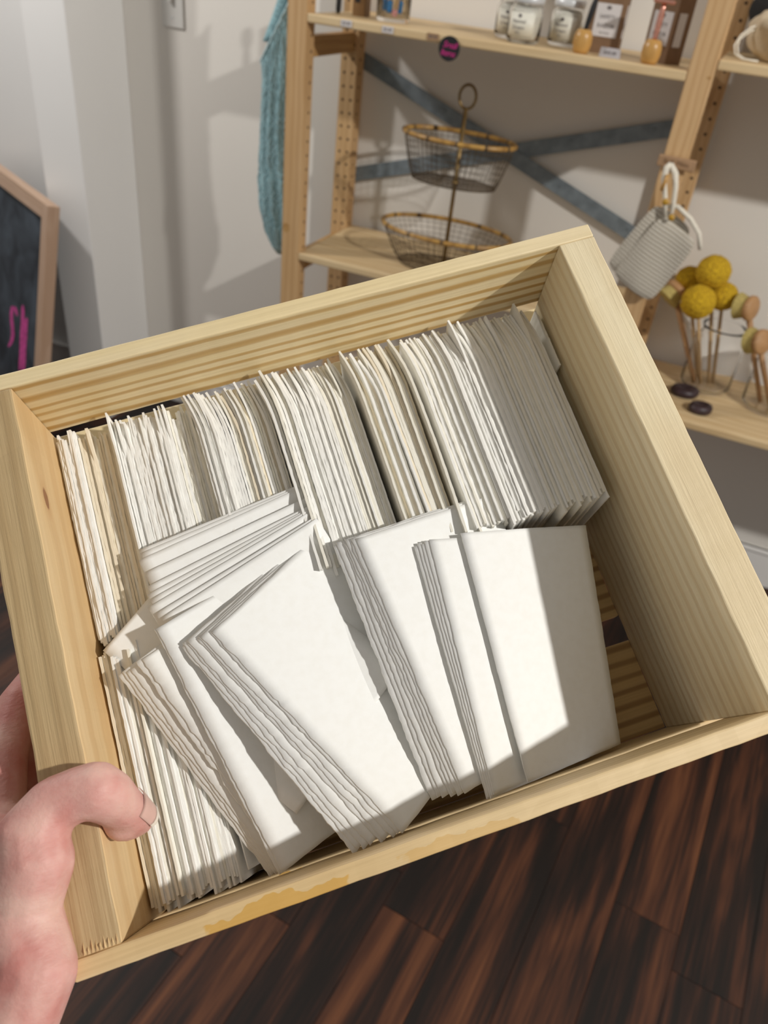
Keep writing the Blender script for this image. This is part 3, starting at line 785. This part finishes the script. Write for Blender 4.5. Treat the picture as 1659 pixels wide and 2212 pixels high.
for (x, y, r, rz, lab) in ((1.033, 0.150, 0.031, 0.2, 'larger dark plum soap disc behind the other on the lower shelf'), (1.078, 0.073, 0.026, 0.5, 'smaller dark plum soap disc near the lower shelf edge')):
    bm = bmesh.new(); V, F = lathe_geo([(0, 0), (0.85, 0), (1.0, 0.22), (1.02, 0.5), (0.9, 0.75), (0.62, 0.86), (0.40, 0.70), (0.22, 0.60), (0, 0.58)], 36)
    V = [(x_ * r * 1.12 * (1 + 0.06 * noise.noise(Vector((x_ * 2, y_ * 2, z_)))), y_ * r * 0.95, z_ * 0.026) for x_, y_, z_ in V]
    tag(mesh_obj('soap_disc', V, F, M_soap, None, T(x, y, ZL) @ RZ(rz), True), lab, 'soap', 'dark soap discs')
    bm.free()

# ------------------------------------------------------------------ chalkboard leaning by the pier
tr = Vector((-0.80, 0.0, Z0 - 0.572)); brt = Vector((-0.87, -0.133, 0.0))
dirx = Vector((-0.8838, 0.4679, 0)).normalized()
upv = (tr - brt); L = upv.length; upv.normalize()
nrm = dirx.cross(upv).normalized()
if nrm.y > 0: nrm = -nrm
Mc = Matrix((( -dirx.x, nrm.x * -1, upv.x, brt.x), (-dirx.y, -nrm.y, upv.y, brt.y), (-dirx.z, -nrm.z, upv.z, brt.z), (0, 0, 0, 1)))
# local: -x runs along the board away from the viewer, -y faces the viewer, z up the board
cbd = empty('chalkboard_sign', Mc, 'framed chalkboard with pink chalk writing leaning at the far left', 'sign')
BW = 0.60
box('slate', (-BW / 2, 0.006, L / 2), (BW - 0.03, 0.006, L - 0.03), M_slate, cbd, 0.001)
box('frame_rail', (-0.023, 0.0, L / 2), (0.046, 0.036, L), M_frame, cbd, 0.002)
box('frame_rail', (-BW + 0.023, 0.0, L / 2), (0.046, 0.036, L), M_frame, cbd, 0.002)
bm = bmesh.new(); add_box(bm, (0, 0, 0), (0.046, 0.036, BW - 0.092), 0.002)
bm_obj('frame_rail', bm, M_frame, cbd, T(-BW / 2, 0, L - 0.023) @ RY(PI / 2))
bm = bmesh.new(); add_box(bm, (0, 0, 0), (0.046, 0.036, BW - 0.092), 0.002)
bm_obj('frame_rail', bm, M_frame, cbd, T(-BW / 2, 0, 0.023) @ RY(PI / 2))
for pts in ([(-0.075, 0.33), (-0.083, 0.30), (-0.078, 0.26), (-0.086, 0.22), (-0.080, 0.18), (-0.088, 0.13)], [(-0.115, 0.36), (-0.108, 0.31), (-0.116, 0.25), (-0.110, 0.18), (-0.12, 0.12)], [(-0.16, 0.30), (-0.20, 0.34), (-0.23, 0.28), (-0.18, 0.22), (-0.24, 0.16)]):
    V = []; F = []
    for x, z in pts:
        V += [(x - 0.125, 0.0022, z + 0.03), (x - 0.095, 0.0022, z + 0.038)]
    for i in range(len(pts) - 1): F.append((2 * i, 2 * i + 1, 2 * i + 3, 2 * i + 2))
    o = mesh_obj('chalk_stroke', V, F, M_chalk, cbd)
    sm = o.modifiers.new('s', 'SUBSURF'); sm.levels = 2; sm.render_levels = 2

# ------------------------------------------------------------------ the crate in the hand (own frame, centimetres)
BOX = Matrix(((0.748, -0.6367, 0.1874, 0.8349), (0.6151, 0.5591, -0.5559, -1.7462), (0.2492, 0.5311, 0.8098, 1.1483), (0, 0, 0, 1)))
W, D, H, TS = 30.71, 25.04, 12.0, 1.9
crate = empty('wooden_crate', BOX, 'open pine crate full of paper sheets held in the foreground', 'crate')
def cbox(name, x0, x1, y0, y1, z0, z1, mat, bev=0.05, rough=0.0, nseg=0, parent=None):
    c = ((x0 + x1) / 200, (y0 + y1) / 200, (z0 + z1) / 200); s = ((x1 - x0) / 100, (y1 - y0) / 100, (z1 - z0) / 100)
    bm = bmesh.new(); add_box(bm, (0, 0, 0), s, bev / 100)
    if nseg:
        ax = max(range(3), key=lambda i: s[i])
        for k in range(1, nseg):
            co = [0, 0, 0]; co[ax] = -s[ax] / 2 + s[ax] * k / nseg; no = [0, 0, 0]; no[ax] = 1
            bmesh.ops.bisect_plane(bm, geom=bm.verts[:] + bm.edges[:] + bm.faces[:], plane_co=co, plane_no=no)
        for v in bm.verts:
            p = v.co * 100
            d = Vector((noise.noise(p * 0.9), noise.noise(p * 0.9 + Vector((7, 1, 3))), noise.noise(p * 0.9 + Vector((2, 9, 5)))))
            d[ax] = 0
            v.co += d * rough / 100
    return bm_obj(name, bm, mat, parent or crate, T(c))
FT = 0.62    # thickness of the front slats
lb = cbox('end_board', 0.0, TS, FT, D - 0.78, -H, 0.0, M_left, 0.10, 0.05, 40)
lb.data.materials.append(M_sawn)
for p_ in lb.data.polygons:
    if p_.normal.z > 0.8: p_.material_index = 1
rb = cbox('end_board', W - TS, W, FT, D - 0.78, -H, 0.0, M_right, 0.06, 0.03, 40)
cbox('side_slat', 0.0, W, D - 0.76, D, -5.0, 0.0, M_back, 0.07, 0.02, 40)
cbox('side_slat', 0.0, W, D - 0.76, D, -12.0, -7.0, M_back, 0.07, 0.02, 40)
cbox('side_slat', 0.0, W, -0.12, FT, -5.0, 0.0, M_front, 0.09, 0.03, 40)
cbox('side_slat', 0.0, W, -0.12, FT, -12.0, -7.0, M_front, 0.07, 0.02, 40)
for y0, y1 in ((FT + 0.03, 5.72), (7.2, 12.0), (13.4, 18.2), (19.4, D - 0.80)):
    cbox('bottom_slat', TS, W - TS, y0, y1, -12.65, -11.95, M_bottom, 0.05, 0.02, 20)
# splinters where the left board meets the front slat
for k in range(9):
    x = 0.55 + k * 0.15; h = 0.05 + 0.10 * random.random()
    V = [(x - .05, 0.64, -0.02), (x + .05, 0.64, -0.02), (x + .03 * (random.random() - .5), 0.66 + 0.22 * random.random(), 0.015 + h * 0.5), (x, 0.95 + .35 * random.random(), -0.03)]
    mesh_obj('splinter', [Vector(v) / 100 for v in V], [(0, 1, 2), (1, 3, 2), (3, 0, 2), (0, 3, 1)], M_left, crate)

# ------------------------------------------------------------------ paper sheets
def sheet(name, P, mat, th=0.07, nu=36, nv=6, size=(11.4, 6.5), deck=0.03, seed=0, label=None, cat='paper', group=None, deck_all=True):
    """P(u,v)->Vector in crate centimetres; solid thin sheet with torn edges"""
    rnd = random.Random(seed)
    def torn(n):
        a = [rnd.gauss(0, 1) for _ in range(n + 3)]
        return [0.5 * (a[i] + a[i + 1] + a[i + 2]) * 0.75 + 0.35 * rnd.gauss(0, 1) for i in range(n + 1)]
    ju = [torn(nv) for _ in range(2)]
    jv = [torn(nu) for _ in range(2)]
    pts = []
    for i in range(nu + 1):
        for j in range(nv + 1):
            u, v = i / nu, j / nv
            if i == 0: u -= ju[0][j] * deck / size[0]
            if i == nu: u += ju[1][j] * deck / size[0]
            if j == 0: v -= jv[0][i] * deck / size[1]
            if j == nv: v += jv[1][i] * deck / size[1]
            pts.append((u, v))
    A = [P(u, v) for u, v in pts]
    e = 1e-3
    N = []
    for u, v in pts:
        n = (P(u + e, v) - P(u - e, v)).cross(P(u, v + e) - P(u, v - e)); N.append(n.normalized())
    c = sum(A, Vector()) / len(A)
    V = []
    for s in (1, -1):
        for q, (a, n) in enumerate(zip(A, N)):
            i, j = divmod(q, nv + 1)
            t = th * (0.5 + (rnd.random() - .5) * (0.16 if (i in (0, nu) or j in (0, nv)) else 0.0))
            V.append((a - c + n * t * s) / 100)
    K = len(A); idx = lambda i, j: i * (nv + 1) + j; F = []
    for i in range(nu):
        for j in range(nv):
            a, b, cc, d = idx(i, j), idx(i + 1, j), idx(i + 1, j + 1), idx(i, j + 1)
            F.append((a, b, cc, d)); F.append((K + d, K + cc, K + b, K + a))
    for i in range(nu):
        a, b = idx(i, 0), idx(i + 1, 0); F.append((K + a, K + b, b, a))
        a, b = idx(i, nv), idx(i + 1, nv); F.append((a, b, K + b, K + a))
    for j in range(nv):
        a, b = idx(0, j), idx(0, j + 1); F.append((a, b, K + b, K + a))
        a, b = idx(nu, j), idx(nu, j + 1); F.append((K + a, K + b, b, a))
    o = mesh_obj(name, V, F, mat)
    o.matrix_world = BOX @ T(c / 100)
    if len(F) < 3000: o.data.polygons.foreach_set('use_smooth', [True] * (2 * nu * nv) + [False] * (len(F) - 2 * nu * nv))
    return tag(o, label, cat, group)

SEED = [100]
def standing(x0, x1, n, mats, zt, yb, yf, label, group, lean=0.0, bow=0.0, jit=0.065, th=None, deck=0.035, zb=-11.9, splay=0.0, zslope=0.0, backcurl=0.0, ear=0.16):
    for k in range(n):
        SEED[0] += 1; r = random.Random(SEED[0])
        s = (k + 0.5) / n
        x = x0 + (x1 - x0) * s
        z = zt[0] + (zt[1] - zt[0]) * s + r.gauss(0, jit)
        b_ = yb + r.gauss(0, 0.22); f_ = yf + r.gauss(0, 0.16)
        b_ = min(b_, D - 1.05)
        hh = z - zb
        bw = bow * (0.7 + 0.6 * r.random()); ln = lean; sp = splay * (1 - 2 * s)
        w1 = r.gauss(0, 0.004); ph = r.random() * 6; cr = backcurl * (0.9 + .2 * r.random()) 
        raise_b = r.gauss(0, 0.12) + (0.5 + 0.8 * r.random() if r.random() < ear else 0.0)
        def P(u, v, x=x, z=z, b_=b_, f_=f_, hh=hh, bw=bw, ln=ln, w1=w1, ph=ph, sp=sp, cr=cr, rb=raise_b):
            y = f_ + (b_ - f_) * u
            xx = x + ln * (v - 0.5) + bw * math.sin(PI * u) + w1 * math.sin(2 * PI * u * 1.3 + ph) * v - sp * (u - 0.5) * 0.6 - cr * max(0, u - 0.75) ** 2 * 8 * v
            return Vector((xx, y, zb + (hh + zslope * (u - .5) + rb * max(0, u - .8) * 3) * v))
        m = mats[k % len(mats)] if isinstance(mats, list) else mats
        t = th or min(0.15, 0.97 * (x1 - x0) / n)
        sheet('paper_sheet', P, m, t * (0.88 + 0.16 * r.random()), 40, 4, (b_ - f_, hh), deck * 0.5, SEED[0], label, 'paper', group)

L1 = 'deckle-edged paper sheet standing in the back row, bundle against the left board'
L2 = 'deckle-edged paper sheet standing in the back row, second bundle from the left board'
L3 = 'smooth sheet standing in the back row, third bundle from the left'
L4 = 'sheet standing in the back row, fourth bundle, left of the gap'
L5 = 'cream sheet standing in the back row right of the black gap'
L6 = 'sheet standing in the back row, last bundle by the right board'
G = 'back row bundle %d'
standing(2.02, 3.05, 9, P_W, (-4.95, -4.75), 23.7, 12.7, 'white ' + L1, G % 1, deck=0.05)
standing(3.08, 4.86, 13, [P_Y, P_Y, P_I], (-5.2, -5.45), 23.7, 12.7, 'cream ' + L1, G % 1)
standing(4.88, 4.98, 1, P_W, (-4.35, -4.35), 24.0, 12.9, 'tallest white sheet at the left of the second back row bundle', G % 2, jit=0, deck=0.06)
standing(5.02, 7.72, 25, P_W, (-4.75, -4.85), 23.7, 12.8, 'white ' + L2, G % 2, deck=0.06)
standing(7.74, 9.02, 10, [P_I, P_W, P_I], (-5.2, -5.45), 23.7, 12.8, 'ivory ' + L2, G % 2, deck=0.05)
standing(9.06, 10.6, 12, P_W, (-4.35, -4.65), 23.9, 12.9, 'white ' + L3, G % 3, deck=0.015, backcurl=0.8)
standing(10.62, 12.85, 17, [P_W, P_I, P_I, P_Y, P_W], (-4.75, -5.0), 23.9, 12.9, 'ivory ' + L3, G % 3, jit=0.13, deck=0.02, backcurl=0.8)
standing(12.88, 14.2, 8, [P_W, P_W, P_I], (-4.1, -4.4), 24.0, 12.9, 'tall white ' + L4, G % 4, jit=0.16, deck=0.02, backcurl=0.8)
standing(14.22, 15.8, 14, P_W, (-4.7, -4.9), 23.9, 12.9, 'white ' + L4, G % 4, deck=0.02, backcurl=0.8)
standing(15.82, 17.3, 15, [P_I, P_I, P_W], (-4.95, -5.15), 23.9, 12.9, 'ivory ' + L4, G % 4, deck=0.02, backcurl=0.8)
standing(17.62, 17.75, 1, P_I, (-4.2, -4.2), 24.0, 12.9, 'tall cream sheet with a bent corner right beside the black gap', G % 5, jit=0, deck=0.01, backcurl=0.9)
standing(17.8, 18.75, 7, [P_I, P_Y, P_W], (-4.7, -4.6), 23.8, 12.9, L5, G % 5, jit=0.13, deck=0.02, backcurl=0.8)
standing(18.8, 20.2, 10, [P_W, P_Y, P_I, P_I], (-4.3, -4.8), 24.0, 12.9, L5 + ' in the fanned part', G % 5, jit=0.16, deck=0.02, splay=0.3, backcurl=0.8)
standing(20.45, 20.6, 1, P_I, (-4.1, -4.1), 24.0, 12.8, 'large smooth cream sheet showing its face in the back row', G % 5, jit=0, deck=0.005, lean=-0.5, bow=0.15, backcurl=0.8)
standing(20.9, 22.6, 14, [P_W, P_I, P_W], (-4.6, -4.7), 23.9, 12.8, 'white ' + L6, G % 6, jit=0.11, deck=0.03, backcurl=0.8)
standing(22.62, 24.8, 18, P_W, (-4.55, -4.7), 23.9, 12.7, 'thick white ' + L6, G % 6, jit=0.10, deck=0.035, backcurl=0.8)
standing(24.82, 28.15, 26, [P_I, P_W, P_I], (-4.7, -4.85), 23.9, 12.6, 'shaded ivory ' + L6, G % 6, jit=0.09, deck=0.03, backcurl=0.8)
standing(28.45, 28.55, 1, P_I, (-5.0, -5.0), 23.9, 20.4, 'small paper scrap leaning on the right board behind the last bundle', None, jit=0, deck=0.02, lean=0.15)
# front left bundle
LF = 'paper sheet standing in the front left corner bundle beside the thumb'
standing(2.02, 2.75, 6, [P_Y, P_Y, P_I], (-4.5, -4.4), 12.0, 0.95, 'cream ' + LF, 'front left bundle', ear=0.0, deck=0.02)
standing(2.78, 5.5, 24, [P_W, P_W, P_W, P_I], (-4.0, -4.7), 11.9, 1.05, 'white ' + LF, 'front left bundle', ear=0.0, jit=0.11, deck=0.025, lean=-0.35)
standing(5.52, 6.1, 6, P_W, (-4.8, -5.0), 11.8, 1.15, 'deckle-edged ' + LF, 'front left bundle', ear=0.0, jit=0.08, deck=0.05, lean=-0.6)

def card(TL, TR, BR, BL, mat, th=0.07, sag=0.0, deck=(0.03), label='', group=None, nu=56, nv=14, curl=0.0):
    TL, TR, BR, BL = map(Vector, (TL, TR, BR, BL)); SEED[0] += 1
    n = (TR - TL).cross(BL - TL).normalized()
    if n.z < 0: n = -n
    def P(u, v):   # u along the long side from bottom to top, v across from left to right
        a = BL.lerp(TL, u); b = BR.lerp(TR, u)
        return a.lerp(b, v) + n * (sag * 4 * v * (1 - v) + curl * v * v * (1 - u))
    return sheet('paper_card', P, mat, th, nu, nv, ((TL - BL).length, (TR - TL).length), deck, SEED[0], label, 'paper', group)

ORD = ['first', 'second', 'third', 'fourth', 'fifth', 'sixth', 'seventh', 'eighth', 'ninth', 'tenth']
def stack(key, shifts, mat, label, group, th=0.075, sag=0.0, deck=0.03, gap=0.085, toplab=None, mats=None):
    """key: top card corners TL,TR,BR,BL; shifts: (top shift, bottom shift, extra long shift) to the left per lower card"""
    TL, TR, BR, BL = map(Vector, key)
    ut = (TL - TR).normalized(); ub = (BL - BR).normalized(); lg = (TL - BL).normalized()
    ut = Vector((ut.x, ut.y * 0.15, ut.z * 0.7)).normalized(); ub = Vector((ub.x, ub.y * 0.03, ub.z * 0.7)).normalized()
    n = (TR - TL).cross(BL - TL).normalized()
    if n.z < 0: n = -n
    for k, (a, b, c) in enumerate(shifts):
        off = -n * gap * k
        card(TL + ut * a + lg * c + off, TR + ut * a + lg * c + off, BR + ub * b + lg * c + off, BL + ub * b + lg * c + off,
             (mats[k % len(mats)] if mats else mat), th, sag, deck, (toplab if (k == 0 and toplab) else label % ORD[k]), group)

# sheet lying crosswise on the left corner and the flat fan
card((2.33, 12.32, -4.2), (8.8, 17.0, -4.5), (15.3, 7.5, -4.6), (8.8, 2.8, -4.35), P_C, 0.06, 0.0, 0.01, 'white card lying askew, its corner pointing at the left board', 'flat fanned cards')
fan_tl = [(4.94, 16.5), (4.98, 16.3), (4.84, 15.95), (5.02, 15.25), (4.99, 14.55), (4.90, 14.15), (4.98, 13.85), (4.82, 13.5), (5.1, 13.1), (5.3, 12.8)]
for i, (x, y) in enumerate(fan_tl):
    z = -4.12 + 0.068 * i; a = math.radians(7 + 1.2 * i + random.uniform(-.6, .6)); wv, lv = 8.6, 11.5
    ux = Vector((math.cos(a), math.sin(a), -0.035)); vy = Vector((math.sin(a), -math.cos(a), -0.012))
    tl = Vector((x, y, z)); 
    bl = tl + vy * lv; bl.z = -5.6 + 0.045 * i; br_ = tl + ux * wv + vy * lv; br_.z = -9.2 + 0.045 * i
    card(tl, tl + ux * wv - Vector((0, 0, 0.1)), br_, bl, P_C, 0.055, 0.0, 0.006, 'white card lying in the flat fan, %s counted from the back' % ORD[i] if i else 'lowest white card of the flat fan, its edge farthest back', 'flat fanned cards')

GE = 'cards leaning left across the front of the crate'
# far-left leaning cards (warm shade), bottom of the heap
kG = ((3.55, 10.9, -3.3), (10.4, 13.9, -5.4), (14.2, 3.6, -7.6), (7.35, 0.72, -4.9))
stack(kG, [(0, 0, 0), (0.18, 0.12, 0.0), (0.36, 0.25, 0.05), (0.55, 0.35, 0.0)], P_W, 'deckle-edged card lowest on the left of the leaning heap, %s of four', GE, deck=0.028)
kF = ((4.15, 11.15, -3.05), (11.0, 14.1, -5.3), (14.9, 3.9, -7.4), (7.75, 0.95, -4.75))
stack(kF, [(0, 0, 0), (0.22, 0.05, 0.0)], P_W, 'deckle-edged white card under the broad shaded card, %s of two', GE, deck=0.04)
kE = ((5.12, 12.22, -2.85), (12.3, 14.8, -5.2), (14.8, 3.0, -7.0), (7.60, 0.74, -4.2))
stack(kE, [(0, 0, 0), (0.06, 0.12, 0.0)], P_C, '%s broad card, directly under the shaded broad card', GE, deck=0.02, toplab='broad white card lying in shade left of the fanned cards')
kD = ((7.44, 11.32, -2.7), (13.75, 15.0, -4.6), (19.3, 4.4, -7.3), (12.93, 0.66, -3.6))
stack(kD, [(0, 0, 0), (0.06, 0.16, 0.06), (0.50, 0.42, 0.0), (0.58, 0.78, 0.05), (0.66, 0.98, -0.05), (1.02, 1.42, 0.05), (1.10, 1.78, 0.0), (1.28, 2.0, 0.05), (1.36, 2.25, -0.03)], P_C, 'deckle-edged white card, %s from the top of the middle fan', GE, deck=0.03, gap=0.07, toplab='largest white card on top of the middle fan')
kC = ((14.95, 13.67, -3.3), (22.25, 14.25, -4.9), (23.85, 2.4, -7.6), (16.12, 1.33, -4.4))
stack(kC, [(0, 0, 0), (0.20, 0.10, 0.12), (0.26, 0.32, -0.05), (0.42, 0.46, 0.18), (0.50, 0.62, 0.0), (0.56, 0.98, 0.12), (0.82, 1.14, 0.2), (1.0, 1.45, 0.12)], P_C, 'deckle-edged white card, %s from the top in the stack right of the fan', GE, deck=0.025, gap=0.07, toplab='white card on top of the tight stack right of the middle fan')
kA = ((20.0, 12.67, -4.16), (26.95, 11.7, -6.55), (25.0, 0.83, -8.75), (19.12, 0.83, -5.18))
card((19.96, 12.63, -4.0), (26.91, 11.67, -6.4), (24.96, 0.83, -8.6), (19.08, 0.83, -5.0), P_C, 0.07, 0.10, 0.01, 'rightmost white card, half in the shadow of the right board', GE)
stack(kA, [(1.72, 1.95, 0.02), (1.95, 2.0, 0.02), (2.1, 2.08, -0.1), (2.25, 2.15, 0.0), (2.42, 2.2, -0.1)], P_C, 'white card, %s of those showing at the left edge of the rightmost stack', GE, deck=0.012, gap=0.065, sag=0.0)
# steep sheet behind the front left bundle
card((5.9, 11.5, -4.9), (8.2, 11.5, -11.2), (8.0, 1.5, -11.2), (6.15, 1.25, -5.1), P_C, 0.06, 0.15, 0.01, 'grey-shaded sheet leaning steeply behind the front left bundle', 'front left bundle')

# ------------------------------------------------------------------ the hand
def blob(chains, voxel=0.0011, smooth=9):
    bm = bmesh.new()
    for ch in chains:
        for (a, b) in zip(ch, ch[1:]):
            pa, ra = Vector(a[:3]), a[3]; pb, rb_ = Vector(b[:3]), b[3]
            n = max(2, int((pb - pa).length / (0.22 * min(ra, rb_))) + 1)
            for i in range(n + 1):
                s = i / n; p = pa.lerp(pb, s); r = ra + (rb_ - ra) * s
                bmesh.ops.create_icosphere(bm, subdivisions=2, radius=r / 100, matrix=T(p / 100))
    me = bpy.data.meshes.new('tmp'); bm.to_mesh(me); bm.free()
    o = bpy.data.objects.new('tmp', me); COL.objects.link(o)
    m = o.modifiers.new('r', 'REMESH'); m.mode = 'VOXEL'; m.voxel_size = voxel; m.use_smooth_shade = True
    s = o.modifiers.new('s', 'SMOOTH'); s.factor = 0.5; s.iterations = smooth
    dg = bpy.context.evaluated_depsgraph_get()
    out = bpy.data.meshes.new_from_object(o.evaluated_get(dg))
    bpy.data.objects.remove(o)
    return out
chains = [
    # thumb: metacarpal, proximal, distal
    [(-2.4, 1.0, 0.0, 1.6), (-0.9, 3.0, 0.7, 1.30), (-0.15, 4.25, 1.0, 1.36), (-0.15, 5.2, 1.05, 1.28), (0.75, 5.98, 1.0, 1.08), (1.7, 6.1, 1.04, 1.03), (2.35, 6.02, 1.0, 1.10), (2.60, 5.74, 0.62, 1.05), (2.80, 5.22, -0.2, 0.90), (2.94, 4.86, -0.9, 0.84), (3.02, 4.62, -1.3, 0.66)],
    # pad of the thumb
    [(2.62, 5.15, -0.35, 0.80), (2.60, 4.75, -0.85, 0.82), (2.80, 4.55, -1.2, 0.62)],
    # web and heel
    [(-2.0, 5.3, -0.2, 1.25), (-1.25, 3.0, 0.4, 1.45), (-0.85, 0.75, 0.8, 1.42), (-2.1, -0.9, 0.5, 1.45), (-3.7, -3.4, 0.0, 1.75)],
    # palm outside the crate
    [(-2.6, 5.8, -1.8, 1.5), (-3.2, 2.5, -1.6, 1.9), (-3.6, -2.5, -0.8, 2.3)],
    [(-2.9, 5.2, -4.0, 1.4), (-3.8, 1.8, -3.2, 1.7), (-4.0, -2.5, -1.4, 2.2)],
    [(-2.9, 4.4, -6.0, 1.3), (-4.0, 1.2, -4.6, 1.6), (-4.2, -2.5, -1.8, 2.2)],
    [(-2.8, 3.4, -7.8, 1.2), (-4.0, 0.6, -5.6, 1.5), (-4.2, -2.5, -2.0, 2.1)],
    # forearm
    [(-4.0, -2.8, -0.8, 2.2), (-5.8, -7.0, -2.0, 2.4), (-7.4, -12.5, -3.6, 3.0), (-9.4, -17.5, -5.0, 3.5)],
    # fingers along the outer face
    [(-2.6, 5.8, -1.9, 1.15), (-2.15, 8.8, -2.7, 1.0), (-1.55, 11.0, -3.7, 0.88), (-0.95, 12.3, -5.0, 0.75)],
    [(-2.9, 5.2, -4.0, 1.15), (-2.2, 8.8, -4.8, 1.0), (-1.5, 11.3, -5.8, 0.9), (-0.95, 12.6, -7.0, 0.75)],
    [(-2.9, 4.4, -6.0, 1.1), (-2.2, 7.9, -7.0, 0.97), (-1.5, 10.2, -8.0, 0.87), (-0.95, 11.4, -9.2, 0.72)],
    [(-2.8, 3.4, -7.8, 1.0), (-2.1, 6.2, -9.0, 0.88), (-1.5, 8.0, -10.0, 0.78), (-0.9, 9.0, -11.0, 0.66)],
]
me = blob(chains)
me.materials.clear(); me.materials.append(M_skin)
me.polygons.foreach_set('use_smooth', [True] * len(me.polygons))
hand = bpy.data.objects.new('person', me); link(hand); hand.matrix_world = BOX
tag(hand, 'bare left hand gripping the left board of the crate, thumb over the rim', 'person')
# thumb nail
tip = Vector((3.0, 4.64, -1.3)); ip = Vector((2.72, 5.42, 0.05)); ax = (tip - ip).normalized()
outn = Vector((0.92, 0.05, 0.15)); outn = (outn - ax * outn.dot(ax)).normalized(); sd = ax.cross(outn)
def nail(name, s0, s1, mat, lift=0.075):
    V = []; F = []; n = 8; m = 8
    for k in (0, 1):
        for i in range(m + 1):
            s = s0 + (s1 - s0) * i / m
            rr = 0.80 - 0.10 * max(0, s - 0.75)
            for j in range(n + 1):
                a = (j / n - 0.5) * 1.5
                edge = 1 - 0.10 * (abs(j / n - .5) * 2) ** 3 * (1 if s > 1.2 else 0)
                c = ip + ax * (s * edge)
                V.append((c + (outn * math.cos(a) + sd * math.sin(a)) * (rr + 0.05 - 0.03 * k + lift)) / 100)
    K = (m + 1) * (n + 1)
    for i in range(m):
        for j in range(n):
            a = i * (n + 1) + j; q = (a, a + 1, a + n + 2, a + n + 1)
            F.append(q); F.append(tuple(K + t for t in reversed(q)))
    for i in range(m):
        for j in (0, n):
            a = i * (n + 1) + j; b = a + n + 1; F.append((a, b, K + b, K + a))
    for j in range(n):
        for i in (0, m):
            a = i * (n + 1) + j; F.append((a, a + 1, K + a + 1, K + a))
    return mesh_obj(name, V, F, mat, hand, None, True)
nail('thumbnail', 0.50, 1.62, M_nail)
nail('nail_tip', 1.62, 1.82, M_nailtip)
